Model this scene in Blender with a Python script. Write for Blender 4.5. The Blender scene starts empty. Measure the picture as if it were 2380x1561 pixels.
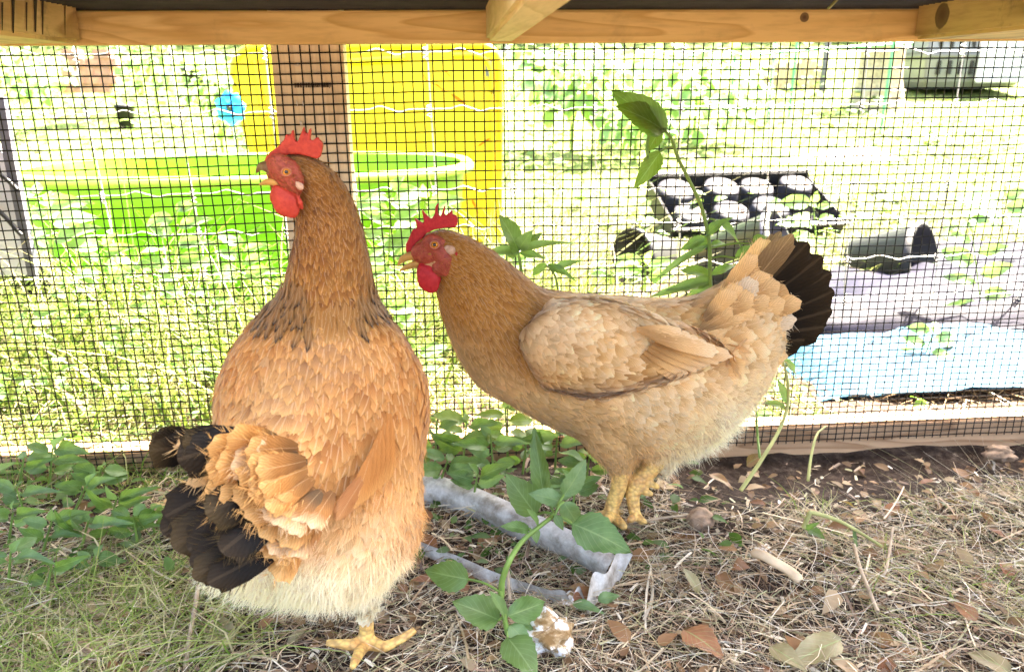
import bpy, bmesh, math, random
import numpy as np
from mathutils import Vector, Matrix
R_ = random.Random(7)
rng = np.random.default_rng(11)
S = bpy.context.scene
C = S.collection

# ---------------------------------------------------------------- camera, sky, sun, exposure
PITCH, YAW, ROLL = math.radians(17.55), math.radians(4.1), 0.0085
FPX, PW, PH = 1850.0, 2380.0, 1559.6
H = 0.533
CAM = np.array([0.0, 0.0, H])
_f = np.array([math.sin(YAW) * math.cos(PITCH), math.cos(YAW) * math.cos(PITCH), -math.sin(PITCH)])
_r0 = np.array([math.cos(YAW), -math.sin(YAW), 0.0])
_u0 = np.cross(_r0, _f)
_u = _u0 * math.cos(ROLL) + _r0 * math.sin(ROLL)
_r = _r0 * math.cos(ROLL) - _u0 * math.sin(ROLL)
cam = bpy.data.cameras.new('camera'); camo = bpy.data.objects.new('camera', cam); C.objects.link(camo)
camo.matrix_world = Matrix(((_r[0], _u[0], -_f[0], CAM[0]), (_r[1], _u[1], -_f[1], CAM[1]), (_r[2], _u[2], -_f[2], CAM[2]), (0, 0, 0, 1)))
cam.sensor_width = 36; cam.lens = 36 * FPX / PW; cam.clip_start = 0.02; cam.clip_end = 400
cam.dof.use_dof = True; cam.dof.focus_distance = 0.85; cam.dof.aperture_fstop = 9
S.camera = camo

SUN = Vector((0.70, 0.42, 1.25)).normalized()
W = bpy.data.worlds.new('World'); S.world = W; W.use_nodes = True
nt = W.node_tree; nt.nodes.clear()
sky = nt.nodes.new('ShaderNodeTexSky'); sky.sky_type = 'NISHITA'; sky.sun_disc = False
sky.sun_elevation = math.asin(SUN.z); sky.sun_rotation = math.atan2(SUN.x, SUN.y)
sky.dust_density = 8.0
bg = nt.nodes.new('ShaderNodeBackground'); bg.inputs[1].default_value = 0.055
wo = nt.nodes.new('ShaderNodeOutputWorld'); nt.links.new(sky.outputs[0], bg.inputs[0]); nt.links.new(bg.outputs[0], wo.inputs[0])
sl = bpy.data.lights.new('sun', 'SUN'); sl.energy = 4.6; sl.angle = math.radians(0.55); sl.color = (1, 0.88, 0.70)
so = bpy.data.objects.new('sun', sl); C.objects.link(so); so.rotation_euler = SUN.to_track_quat('Z', 'Y').to_euler()
S.view_settings.view_transform = 'Standard'; S.view_settings.look = 'None'
S.view_settings.exposure = 4.8; S.view_settings.gamma = 1.0
S.view_settings.use_curve_mapping = False
S.cycles.use_denoising = True
S.cycles.max_bounces = 8; S.cycles.diffuse_bounces = 5; S.cycles.transmission_bounces = 6

# ---------------------------------------------------------------- helpers
def ray(px, py):
    return _f + _r * ((px - PW / 2) / FPX) - _u * ((py - PH / 2) / FPX)
def P(px, py, Y):
    d = ray(px, py); return CAM + d * (Y / d[1])
def G(px, py, z=0.0):
    d = ray(px, py); return CAM + d * ((z - H) / d[2])
def sc(px, py, Y):
    p = P(px, py, Y) - CAM; return float(p @ _f) / FPX      # metres per picture unit at that spot
def nrm(v):
    v = np.asarray(v, float); return v / (np.linalg.norm(v, axis=-1, keepdims=True) + 1e-12)
_T = rng.random((256, 256))
def vn(x, y):                                                # 2D value noise, -1..1
    x = np.asarray(x, float); y = np.asarray(y, float)
    xi = np.floor(x).astype(int); yi = np.floor(y).astype(int)
    fx = x - xi; fy = y - yi; fx = fx * fx * (3 - 2 * fx); fy = fy * fy * (3 - 2 * fy)
    a = _T[xi & 255, yi & 255]; b = _T[(xi + 1) & 255, yi & 255]; c = _T[xi & 255, (yi + 1) & 255]; d = _T[(xi + 1) & 255, (yi + 1) & 255]
    return ((a * (1 - fx) + b * fx) * (1 - fy) + (c * (1 - fx) + d * fx) * fy) * 2 - 1
YW = 1.064                                                   # the wall of wire netting stands here
def gz(x, y):
    x = np.asarray(x, float); y = np.asarray(y, float)
    z = 0.010 * vn(x * 5 + 3, y * 5) + 0.005 * vn(x * 17, y * 17 + 9) + 0.002 * vn(x * 60, y * 60)
    z = z + 0.012 * np.clip((y - 1.12) / .2, 0, 1) + 0.02 * np.clip((y - 1.2), 0, 1) * vn(x * 1.5, y * 1.5 + 4)
    z = z - 0.016 * np.exp(-((y - 1.0) / .05) ** 2) * np.clip((x - .2) * 3, 0, 1)
    z = z + np.where(y > 3, 0.135 * (y - 3) + 0.0 * y, 0)
    z = z + np.where(y < -2, -.0 * y, 0)
    return z
def tag(o, label=None, cat=None, group=None, kind=None):
    if label: o['label'] = label
    if cat: o['category'] = cat
    if group: o['group'] = group
    if kind: o['kind'] = kind
    return o
def thing(name, label, cat, loc=(0, 0, 0), group=None, rz=0):
    o = bpy.data.objects.new(name, None); C.objects.link(o); o.location = loc; o.rotation_euler.z = rz
    o.empty_display_size = .05
    return tag(o, label, cat, group)
def link(o, parent=None):
    C.objects.link(o)
    if parent is not None:
        o.parent = parent
        o.matrix_parent_inverse = Matrix.Translation(parent.location).inverted() if parent.rotation_euler.z == 0 else \
            (Matrix.Translation(parent.location) @ Matrix.Rotation(parent.rotation_euler.z, 4, 'Z')).inverted()
    return o
def mesh_np(name, V, F, mat, parent=None, uv=None, col=None, smooth=True):
    V = np.asarray(V, np.float32).reshape(-1, 3); F = np.asarray(F, np.int32); k = F.shape[1]
    me = bpy.data.meshes.new(name)
    me.vertices.add(len(V)); me.vertices.foreach_set('co', V.ravel())
    me.loops.add(F.size); me.loops.foreach_set('vertex_index', F.ravel())
    me.polygons.add(len(F)); me.polygons.foreach_set('loop_start', np.arange(0, F.size, k, dtype=np.int32))
    me.polygons.foreach_set('loop_total', np.full(len(F), k, np.int32))
    if smooth: me.polygons.foreach_set('use_smooth', np.ones(len(F), bool))
    me.update(calc_edges=True)
    if uv is not None:
        l = me.uv_layers.new(name='UVMap'); l.data.foreach_set('uv', np.asarray(uv, np.float32)[F.ravel()].ravel())
    if col is not None:
        a = me.color_attributes.new('Col', 'FLOAT_COLOR', 'POINT')
        c4 = np.ones((len(V), 4), np.float32); c4[:, :3] = col; a.data.foreach_set('color', c4.ravel())
    if mat: me.materials.append(mat)
    return link(bpy.data.objects.new(name, me), parent)
def mesh_bm(name, bm, mat, parent=None, smooth=False):
    me = bpy.data.meshes.new(name); bmesh.ops.recalc_face_normals(bm, faces=bm.faces); bm.to_mesh(me); bm.free()
    if smooth:
        for p in me.polygons: p.use_smooth = True
    if mat: me.materials.append(mat)
    return link(bpy.data.objects.new(name, me), parent)
def box_bm(x0, x1, y0, y1, z0, z1, bev=0.0, bm=None):
    bm = bm or bmesh.new()
    r = bmesh.ops.create_cube(bm, size=1)
    for v in r['verts']:
        v.co = Vector((x0 + (v.co.x + .5) * (x1 - x0), y0 + (v.co.y + .5) * (y1 - y0), z0 + (v.co.z + .5) * (z1 - z0)))
    if bev:
        es = list({e for v in r['verts'] for e in v.link_edges})
        bmesh.ops.bevel(bm, geom=es, offset=bev, segments=2, affect='EDGES')
    return bm
def tube_np(pts, rad, n=6, closed=False):
    pts = np.asarray(pts, float); m = len(pts); rad = np.broadcast_to(np.asarray(rad, float), (m,))
    t = nrm(np.gradient(pts, axis=0)); ref = np.array([0, 0, 1.0]) if abs(t[:, 2]).mean() < .8 else np.array([0, 1.0, 0])
    a = nrm(np.cross(t, ref)); b = np.cross(t, a)
    th = np.linspace(0, 2 * math.pi, n, endpoint=False)
    V = pts[:, None] + rad[:, None, None] * (a[:, None] * np.cos(th)[None, :, None] + b[:, None] * np.sin(th)[None, :, None])
    i = np.arange(m - 1)[:, None] * n; j = np.arange(n)[None]
    F = np.stack([i + j, i + (j + 1) % n, i + n + (j + 1) % n, i + n + j], -1).reshape(-1, 4)
    return V.reshape(-1, 3), F
def join_np(lst):
    Vs, Fs, o = [], [], 0
    for V, F in lst: Vs.append(V); Fs.append(F + o); o += len(V)
    return np.concatenate(Vs), np.concatenate(Fs)
def spline(pts, n=24):
    pts = np.asarray(pts, float); k = len(pts)
    if k == 2: return pts[0] + (pts[1] - pts[0]) * np.linspace(0, 1, n)[:, None]
    t = np.linspace(0, k - 1, n); out = []
    ext = np.vstack([2 * pts[0] - pts[1], pts, 2 * pts[-1] - pts[-2]])
    for u in t:
        i = min(int(u), k - 2); f = u - i; p0, p1, p2, p3 = ext[i:i + 4]
        out.append(.5 * ((2 * p1) + (-p0 + p2) * f + (2 * p0 - 5 * p1 + 4 * p2 - p3) * f * f + (-p0 + 3 * p1 - 3 * p2 + p3) * f ** 3))
    return np.array(out)
# many blades / straws / strands as one mesh
def blades(name, p, d, L, w, bend, col, mat, parent=None, seg=3, tip=0.0, side=None, power=1.5, coltip=None):
    N = len(p); d = nrm(d); L = np.broadcast_to(L, (N,)); w = np.broadcast_to(w, (N,))
    if side is None: side = nrm(np.cross(d, nrm(rng.normal(size=(N, 3)))))
    t = np.linspace(0, 1, seg + 1)
    c = p[:, None] + d[:, None] * (L[:, None] * t)[..., None] + bend[:, None] * (L[:, None] * t ** 2)[..., None]
    wd = w[:, None] * (tip + (1 - tip) * (1 - t ** power))[None] * .5
    V = np.stack([c - side[:, None] * wd[..., None], c + side[:, None] * wd[..., None]], 2).reshape(-1, 3)
    b = (np.arange(N) * (seg + 1) * 2)[:, None] + (np.arange(seg) * 2)[None]
    F = np.stack([b, b + 1, b + 3, b + 2], -1).reshape(-1, 4)
    cc = np.repeat(col[:, None], seg + 1, 1)
    if coltip is not None: cc = cc * (1 - t[None, :, None]) + coltip[:, None] * t[None, :, None]
    cc = np.repeat(cc[:, :, None], 2, 2).reshape(-1, 3)
    uv = np.zeros((N, seg + 1, 2, 2)); uv[..., 0, 0] = 0; uv[..., 1, 0] = 1; uv[..., 1] = t[None, :, None]
    return mesh_np(name, V, F, mat, parent, uv.reshape(-1, 2), cc)
# ---------------------------------------------------------------- materials
class NT:
    def __init__(s, name):
        s.m = bpy.data.materials.new(name); s.m.use_nodes = True; s.t = s.m.node_tree; s.t.nodes.clear()
        s.out = s.n('ShaderNodeOutputMaterial'); s.p = s.n('ShaderNodeBsdfPrincipled'); s.l(s.p.outputs[0], s.out.inputs[0])
    def n(s, k, **kw):
        x = s.t.nodes.new(k)
        for a, b in kw.items(): setattr(x, a, b)
        return x
    def l(s, a, b): s.t.links.new(a, b); return b
    def val(s, sock, v):
        if hasattr(v, 'is_output'): s.l(v, sock)
        else: sock.default_value = v
    def math(s, op, a, b=0.0, c=None, clamp=False):
        x = s.n('ShaderNodeMath', operation=op, use_clamp=clamp); s.val(x.inputs[0], a); s.val(x.inputs[1], b)
        if c is not None: s.val(x.inputs[2], c)
        return x.outputs[0]
    def mix(s, f, a, b, blend='MIX'):
        x = s.n('ShaderNodeMix', data_type='RGBA', blend_type=blend)
        s.val(x.inputs[0], f); s.val(x.inputs[6], a if hasattr(a, 'is_output') else (*a, 1)); s.val(x.inputs[7], b if hasattr(b, 'is_output') else (*b, 1))
        return x.outputs[2]
    def noise(s, vec, scale, detail=4, rough=.55, dist=0.0):
        x = s.n('ShaderNodeTexNoise'); x.inputs['Scale'].default_value = scale; x.inputs['Detail'].default_value = detail
        x.inputs['Roughness'].default_value = rough; x.inputs['Distortion'].default_value = dist
        if vec is not None: s.l(vec, x.inputs['Vector'])
        return x.outputs[0]
    def ramp(s, f, stops):
        x = s.n('ShaderNodeValToRGB'); s.l(f, x.inputs[0]); e = x.color_ramp.elements
        while len(e) < len(stops): e.new(.5)
        for k, (p, c) in zip(e, stops): k.position = p; k.color = (*c, 1) if len(c) == 3 else c
        return x.outputs[0]
    def coord(s, kind='Object', scale=(1, 1, 1), rot=(0, 0, 0), loc=(0, 0, 0)):
        x = s.n('ShaderNodeTexCoord'); m = s.n('ShaderNodeMapping'); s.l(x.outputs[kind], m.inputs[0])
        m.inputs['Scale'].default_value = scale; m.inputs['Rotation'].default_value = rot; m.inputs['Location'].default_value = loc
        return m.outputs[0]
    def pos(s, scale=(1, 1, 1)):
        x = s.n('ShaderNodeNewGeometry'); m = s.n('ShaderNodeMapping'); s.l(x.outputs['Position'], m.inputs[0]); m.inputs['Scale'].default_value = scale
        return m.outputs[0]
    def col(s): return s.n('ShaderNodeAttribute', attribute_name='Col').outputs[0]
    def uv(s):
        x = s.n('ShaderNodeSeparateXYZ'); s.l(s.n('ShaderNodeTexCoord').outputs['UV'], x.inputs[0]); return x.outputs[0], x.outputs[1]
    def bump(s, h, strength=.3, dist=.002):
        b = s.n('ShaderNodeBump'); b.inputs['Strength'].default_value = strength; b.inputs['Distance'].default_value = dist
        s.l(h, b.inputs['Height']); s.l(b.outputs[0], s.p.inputs['Normal']); return b.outputs[0]
    def fin(s, color, rough=.6, spec=.4, metal=0.0, trans=0.0, tcol=None):
        s.val(s.p.inputs['Base Color'], color if hasattr(color, 'is_output') else (*color, 1))
        s.val(s.p.inputs['Roughness'], rough); s.p.inputs['Specular IOR Level'].default_value = spec; s.p.inputs['Metallic'].default_value = metal
        if trans:
            tr = s.n('ShaderNodeBsdfTranslucent'); c = tcol if tcol is not None else color
            s.val(tr.inputs[0], c if hasattr(c, 'is_output') else (*c, 1))
            m = s.n('ShaderNodeMixShader'); m.inputs[0].default_value = trans
            s.l(s.p.outputs[0], m.inputs[1]); s.l(tr.outputs[0], m.inputs[2]); s.l(m.outputs[0], s.out.inputs[0])
        return s.m
def plain(name, color, rough=.5, spec=.4, metal=0.0, var=.25, scale=30, trans=0.0, bump=.15):
    t = NT(name); n = t.noise(t.pos(), scale, 5)
    c = t.mix(t.ramp(n, [(.3, (0, 0, 0)), (.7, (1, 1, 1))]), tuple(x * (1 - var) for x in color), tuple(min(1, x * (1 + var)) for x in color))
    if bump: t.bump(n, bump)
    return t.fin(c, rough, spec, metal, trans)
def wood(name, light, dark, axis='X', ring=9.0, seed=0.0, knots=(), mould=0.25):
    t = NT(name)
    s = {'X': (1.6, 14, 14), 'Y': (14, 1.6, 14), 'Z': (14, 14, 1.6)}[axis]
    v = t.coord('Object', s, loc=(seed, seed * .7, seed * 1.3))
    n = t.noise(v, 1.1, 2, .4, .6)
    w = t.math('FRACT', t.math('MULTIPLY', n, ring))
    w = t.ramp(w, [(0, (0, 0, 0)), (.62, (.35, .35, .35)), (.9, (1, 1, 1)), (1, (0, 0, 0))])
    c = t.mix(w, light, dark)
    s2 = tuple(q * 9 for q in s); fine = t.noise(t.coord('Object', s2), 1.5, 5, .6)
    c = t.mix(t.math('MULTIPLY', t.ramp(fine, [(.45, (0, 0, 0)), (.75, (1, 1, 1))]), .35), c, tuple(q * .55 for q in dark))
    m = t.noise(t.coord('Object', (9, 9, 9), loc=(seed, 2, 1)), 1.4, 6, .7)
    c = t.mix(t.math('MULTIPLY', t.ramp(m, [(.58, (0, 0, 0)), (.72, (1, 1, 1))]), mould), c, (.13, .10, .055))
    for (kx, ky, kz, kr) in knots:                            # brown knots in the grain
        vd = t.n('ShaderNodeVectorMath', operation='DISTANCE'); vd.inputs[1].default_value = (kx, ky, kz)
        t.l(t.n('ShaderNodeTexCoord').outputs['Object'], vd.inputs[0])
        q = t.math('DIVIDE', t.math('ADD', vd.outputs['Value'], t.math('MULTIPLY', t.noise(t.coord('Object', (60, 60, 60)), 1, 3), kr * .5)), kr * 1.25)
        c = t.mix(t.ramp(q, [(.35, (1, 1, 1)), (.8, (.85, .85, .85)), (1, (0, 0, 0))]), c, (.11, .065, .03))
        r = t.ramp(q, [(.75, (0, 0, 0)), (.88, (1, 1, 1)), (1, (0, 0, 0))]); c = t.mix(t.math('MULTIPLY', r, .7), c, (.05, .03, .015))
    t.bump(t.math('ADD', t.math('MULTIPLY', w, .4), fine), .25, .001)
    return t.fin(c, .7, .25)
# ---------------------------------------------------------------- material set
M = {}
M['wire'] = plain('black_coated_wire', (.006, .006, .006), .6, .2, var=.2)
M['beam'] = wood('pine_beam', (.78, .57, .23), (.60, .39, .13), 'X', 8, 1.3)
M['brace'] = wood('pine_brace', (.70, .54, .27), (.56, .41, .18), 'Y', 7, 4.1)
M['brace_dirty'] = wood('stained_brace', (.66, .46, .19), (.44, .28, .10), 'Y', 6, 7.1, mould=.7)
M['post'] = wood('pine_post', (.88, .74, .50), (.78, .62, .38), 'Z', 6, 2.2, mould=.3)
M['sill'] = wood('weathered_sill', (.55, .36, .21), (.33, .19, .10), 'X', 6, 5.5, mould=.6)
M['galv'] = None
M['barcode'] = plain('stamp_ink', (.07, .05, .03), .9, .1, var=.1)
M['staple'] = plain('steel_staple', (.7, .68, .62), .3, .5, 1.0)
t = NT('galvanized_sheet'); n = t.noise(t.pos(), 45, 6, .7); n2 = t.noise(t.pos(), 9, 4)
c = t.ramp(n, [(.35, (.26, .23, .19)), (.5, (.48, .45, .41)), (.68, (.72, .70, .66))])
c = t.mix(t.ramp(n2, [(.55, (0, 0, 0)), (.75, (.8, .8, .8))]), c, (.20, .15, .10)); t.bump(n, .4, .001)
M['galv'] = t.fin(c, .55, .5, .25)
M['fencewire'] = plain('galvanized_fence_wire', (.42, .41, .39), .45, .5, .3)
t = NT('soil'); v = t.pos(); n = t.noise(v, 60, 8, .7); n2 = t.noise(v, 6, 5)
c = t.ramp(n, [(.3, (.014, .009, .006)), (.5, (.045, .031, .023)), (.62, (.085, .062, .047)), (.75, (.17, .13, .10))])
sp = t.n('ShaderNodeSeparateXYZ'); t.l(t.n('ShaderNodeNewGeometry').outputs['Position'], sp.inputs[0])
far = t.math('MULTIPLY', t.math('SUBTRACT', sp.outputs[1], 2.2), .6, clamp=True)
gr = t.ramp(t.noise(v, 14, 8, .7), [(.35, (.04, .08, .012)), (.5, (.11, .16, .035)), (.7, (.24, .24, .10))])
c = t.mix(t.math('MULTIPLY', far, .85), c, gr); t.bump(n, 1.0, .006)
M['soil'] = t.fin(c, .9, .15)
def leafmat(name, c1, c2, under=(.25, .34, .20), trans=.45, holes=False):
    t = NT(name); u, v = t.uv()
    av = t.math('ABSOLUTE', t.math('SUBTRACT', u, .5))
    mid = t.math('LESS_THAN', av, .022)
    ve = t.math('SINE', t.math('MULTIPLY', t.math('SUBTRACT', v, t.math('MULTIPLY', av, .75)), 48))
    ve = t.math('GREATER_THAN', ve, .93)
    n = t.noise(t.pos(), 90, 5)
    base = t.mix(t.ramp(n, [(.35, (0, 0, 0)), (.65, (1, 1, 1))]), c1, c2)
    obj = t.n('ShaderNodeObjectInfo').outputs['Random']
    base = t.mix(t.math('MULTIPLY', obj, .35), base, (.16, .22, .05))
    base = t.mix(t.math('MULTIPLY', t.math('MAXIMUM', mid, t.math('MULTIPLY', ve, .5)), .6), base, (.30, .42, .16))
    if holes:
        sp2 = t.noise(t.pos(), 160, 3); base = t.mix(t.ramp(sp2, [(.60, (0, 0, 0)), (.66, (.9, .9, .9))]), base, (.12, .10, .03))
    bf = t.n('ShaderNodeNewGeometry').outputs['Backfacing']
    col = t.mix(t.math('MULTIPLY', bf, .35), base, under)
    t.bump(t.math('ADD', t.math('MULTIPLY', ve, -.5), n), .4, .001)
    return t.fin(col, .42, .45, 0, trans, t.mix(.5, base, (.30, .48, .03)))
M['leaf'] = leafmat('green_leaf', (.075, .16, .05), (.13, .25, .08))
M['leaf_pale'] = leafmat('pale_green_leaf', (.13, .25, .10), (.22, .35, .17))
M['leaf_spot'] = leafmat('spotted_leaf', (.07, .13, .02), (.12, .19, .04), holes=True, trans=.5)
t = NT('blade'); u, v = t.uv(); st = t.noise(t.pos(), 200, 2)
M['blade'] = t.fin(t.mix(t.math('MULTIPLY', st, .3), t.col(), (.05, .04, .02)), .55, .3, 0, .35, t.mix(.25, t.col(), (.4, .5, .05)))
t = NT('straw'); M['straw'] = t.fin(t.mix(t.math('MULTIPLY', t.noise(t.pos(), 300, 2), .35), t.col(), (.12, .08, .05)), .42, .5, 0, .15)
t = NT('cover_leaf'); M['cover'] = t.fin(t.col(), .5, .3, 0, .4, t.mix(.35, t.col(), (.25, .45, .02)))
M['stem'] = plain('green_stem', (.20, .32, .07), .5, .4, trans=.2)
M['stem_pale'] = plain('pale_stem', (.46, .47, .18), .5, .4, trans=.2)
M['dry'] = leafmat('dry_leaf', (.26, .17, .10), (.38, .27, .17), under=(.4, .3, .2), trans=.15)
M['dryred'] = leafmat('red_dry_leaf', (.24, .09, .045), (.36, .15, .08), under=(.3, .15, .1), trans=.15)
M['stone'] = plain('clod', (.30, .21, .14), .9, .2, var=.5, scale=90, bump=.8)
t = NT('caked_stone'); n = t.noise(t.pos(), 55, 6, .65)
M['caked'] = t.fin(t.ramp(n, [(.4, (.22, .13, .05)), (.5, (.42, .30, .16)), (.56, (.80, .78, .76)), (.8, (.85, .85, .84))]), .8, .2); t.bump(n, .8, .002)
M['bark'] = plain('bark', (.42, .33, .23), .9, .2, var=.35, scale=60, bump=.8)
# ---------------------------------------------------------------- ground
xs = np.unique(np.concatenate([np.linspace(-1.6, 1.6, 150), np.sinh(np.linspace(-4.4, 4.4, 121)) * 1.0]))
ys = np.unique(np.concatenate([np.linspace(0.1, 2.6, 130), np.linspace(2.6, 9, 50), np.linspace(9, 60, 30), np.linspace(-40, .1, 40)]))
X, Yg = np.meshgrid(xs, ys)
Z = gz(X, Yg)
nx, ny = len(xs), len(ys)
i = np.arange(ny - 1)[:, None] * nx + np.arange(nx - 1)[None]
F = np.stack([i, i + 1, i + nx + 1, i + nx], -1).reshape(-1, 4)
g = mesh_np('ground', np.stack([X, Yg, Z], -1), F, M['soil']); tag(g, 'bare brown soil of the run going over into the sunlit yard', kind='structure')

# ---------------------------------------------------------------- the run: netting wall, boards, post
ZB = 0.581                                                   # underside of the top rail
bm = box_bm(-1.35, 1.75, YW - .026, YW - .001, ZB, ZB + .037, .002)
knot = P(1870, 40, YW - .026)
M['beam'] = wood('pine_beam', (.78, .57, .23), (.60, .39, .13), 'X', 8, 1.3, knots=((knot[0], knot[1], knot[2], .006),))
o = mesh_bm('top_rail', bm, M['beam']); tag(o, 'long yellow pine rail running across the top of the netting wall', 'rail')
o = mesh_bm('sill_board', box_bm(-1.35, 1.75, YW + .002, YW + .040, -.06, .040, .003), M['sill']); tag(o, 'weathered board on the soil along the bottom edge of the netting', 'board')
pl, pr = P(636, 200, YW + .002)[0], P(795, 200, YW + .002)[0]
post = thing('wooden_post', 'upright pale pine post stamped with a barcode behind the netting', 'post', (pl, YW + .02, 0))
mesh_bm('board', box_bm(pl, pl + .0889, YW + .002, YW + .040, .0405, ZB + .054, .003), M['post'], post)
tag(mesh_bm('gap_blocker_board', box_bm(-1.35, 1.75, YW + .042, YW + .060, ZB + .018, ZB + .0545, .002), M['sill']), 'added hidden strip blocking the bright gap between the rail and the coop floor', 'board')  # added behind the rail, unseen, to block sky light in the gap
def on_wall(px, py, off=0.0): return P(px, py, YW + off)
b0, b1 = on_wall(684, 197), on_wall(768, 197); bt, bb_ = on_wall(720, 192)[2], on_wall(720, 203)[2]
bars = bmesh.new(); x = b0[0]; rr = random.Random(3)
while x < b1[0]:
    w = rr.choice([.0004, .0004, .0008, .0012]); box_bm(x, x + w, YW + .0008, YW + .0021, bb_ - (.0012 if rr.random() < .1 else 0), bt, 0, bars); x += w + rr.choice([.0004, .0007, .0011])
mesh_bm('barcode', bars, M['barcode'], post)
for (sx, sy, hz) in ((689, 151, 1), (690, 240, 0), (704, 241, 0), (698, 286, 0), (701, 287, 0)):
    p = on_wall(sx, sy, -.002); r = .0022
    th = np.linspace(0, math.pi * 2, 12); pts = np.stack([p[0] + (r * 1.6 if hz else r * .3) * np.cos(th), p[1] - .001 * np.cos(th), p[2] + (r * .5 if hz else r * 1.6) * np.sin(th)], -1)
    V, F = tube_np(pts, .0004, 5); mesh_np('staple', V, F, M['staple'], post)
# wire netting, each wire a part
net = thing('wire_netting', 'black coated square wire netting closing the far side of the run', 'netting', (0, YW, 0))
X0, X1 = -1.15, 1.55; sp_ = .0127
ncol = int((X1 - X0) / sp_); colx = X0 + sp_ * np.arange(ncol + 1)
zr, rows, dz = ZB + .004, [], .0127
z = ZB - .008
while z > .012:
    rows.append(z); f = min(1, max(0, (.34 - z) / .30)); z -= .0124 - .0038 * f
rows = np.array(rows)
def off(x, z):      # the netting bulges a little and its wires are not quite straight
    dx = .0016 * vn(x * 4, z * 7) + .0007 * vn(x * 22, z * 22)
    dy = .004 * vn(x * 3 + 5, z * 4) - .003
    dzz = .0016 * vn(x * 5 + 9, z * 5) + .0006 * vn(x * 25, z * 25 + 3) - .004 * np.clip(-x, 0, 1)
    k = np.exp(-((x - (pl + .037)) / .012) ** 2 - ((z - .55) / .07) ** 2); dx = dx + .002 * k
    return dx, np.minimum(dy, -.0012), dzz
wr = .00086
for z in rows:
    x = np.linspace(X0, X1, 90); dx, dy, dzz = off(x, np.full_like(x, z)); dy = dy - .0008
    V, F = tube_np(np.stack([x + dx, YW + dy, z + dzz], -1), wr, 4); mesh_np('wire', V, F, M['wire'], net)
zt, zb = ZB + .002, rows[-1] - .004
for k, x in enumerate(colx):
    zz = np.linspace(zt, zb, 26); xx = np.full_like(zz, x); dx, dy, dzz = off(xx, zz)
    V, F = tube_np(np.stack([xx + dx, YW + dy, zz], -1), wr, 4); mesh_np('wire', V, F, M['wire'], net)
# braces under the roof, running towards the camera
def brace(x0, x1, y0, label, mat, z0=ZB + .0015, h=.085):
    o = mesh_bm('cross_brace', box_bm(x0, x1, y0, YW - .028, z0, z0 + h, .004), mat); return tag(o, label, 'brace', 'wooden braces under the coop')
a = P(1130, 96, YW - .028)[0]; b = P(1196, 96, YW - .028)[0]
br1 = brace(a, b, .12, 'narrow pale wooden brace meeting the rail above the two hens', M['brace'])
bl = P(192, 96, YW - .028)[0]
br2 = brace(bl - .30, bl, .12, 'wooden brace with dark drip stains at the left end of the rail', M['brace_dirty'])
rl = P(2122, 88, YW - .028)[0]
kn = P(2185, 42, YW - .4)
M['brace_knot'] = wood('knotty_brace', (.60, .42, .17), (.34, .22, .08), 'Y', 6, 9.1, knots=((*(CAM + ray(2190, 36) * (rl / ray(2190, 36)[0])), .015),), mould=.9)
br3 = brace(rl, rl + .30, .12, 'knotty mottled wooden brace at the right end of the rail', M['brace_knot'])
# drips on the left brace
drip = plain('dark_drips', (.05, .035, .02), .8, .2)
dv = []
for (px, y0, y1, w) in ((3, 5, 70, 5), (27, -10, 78, 8), (60, 5, 72, 4), (78, -10, 74, 9), (97, 0, 80, 5), (150, 5, 82, 2.5)):
    # on the right-hand side face of the brace (plane x = bl)
    def onx(px, py):
        d = ray(px, py); return CAM + d * ((bl + .0006) / d[0])
    q0, q1, q2, q3 = onx(px, y0), onx(px + w, y0), onx(px + w * .7, y1), onx(px + w * .3, y1)
    for q in (q0, q1, q2, q3): q[2] = min(max(q[2], ZB + .004), ZB + .083)
    dv.append([q0, q1, q2, q3])
dv = np.array(dv).reshape(-1, 3); o = mesh_np('drip_stain', dv, np.arange(len(dv)).reshape(-1, 4), drip, br2)
# ceiling netting and the dark floor of the coop above it
cn = thing('ceiling_netting', 'black wire netting stretched under the dark coop floor', 'netting', (0, .5, ZB + .04))
zc = ZB + .0405; lst = []
for y in np.arange(.35, YW + .0, .0127):
    V, F = tube_np(np.array([[-1.3, y, zc], [1.7, y, zc]]), .0006, 4); lst.append((V, F))
for x in np.arange(-1.3, 1.7, .0127):
    V, F = tube_np(np.array([[x, .35, zc + .001], [x, YW, zc + .001]]), .0006, 4); lst.append((V, F))
V, F = join_np(lst); o = mesh_np('ceiling_wire', V, F, plain('grey_wire', (.06, .055, .045), .5, .4), cn); o['kind'] = 'stuff'
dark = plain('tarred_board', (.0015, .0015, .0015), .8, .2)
cf = thing('coop_floor', 'dark floor of the raised coop above the run', 'floor', (0, .4, ZB + .056))
RY0 = .60; RY1 = 1.275  # deck edges placed to steer where sun and shade fall in the run
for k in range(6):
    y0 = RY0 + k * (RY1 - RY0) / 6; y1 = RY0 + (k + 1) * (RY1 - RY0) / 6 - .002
    mesh_bm('floor_board', box_bm(-1.5, 1.9, y0, y1, ZB + .056, ZB + .07, .001), dark, cf)
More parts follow.
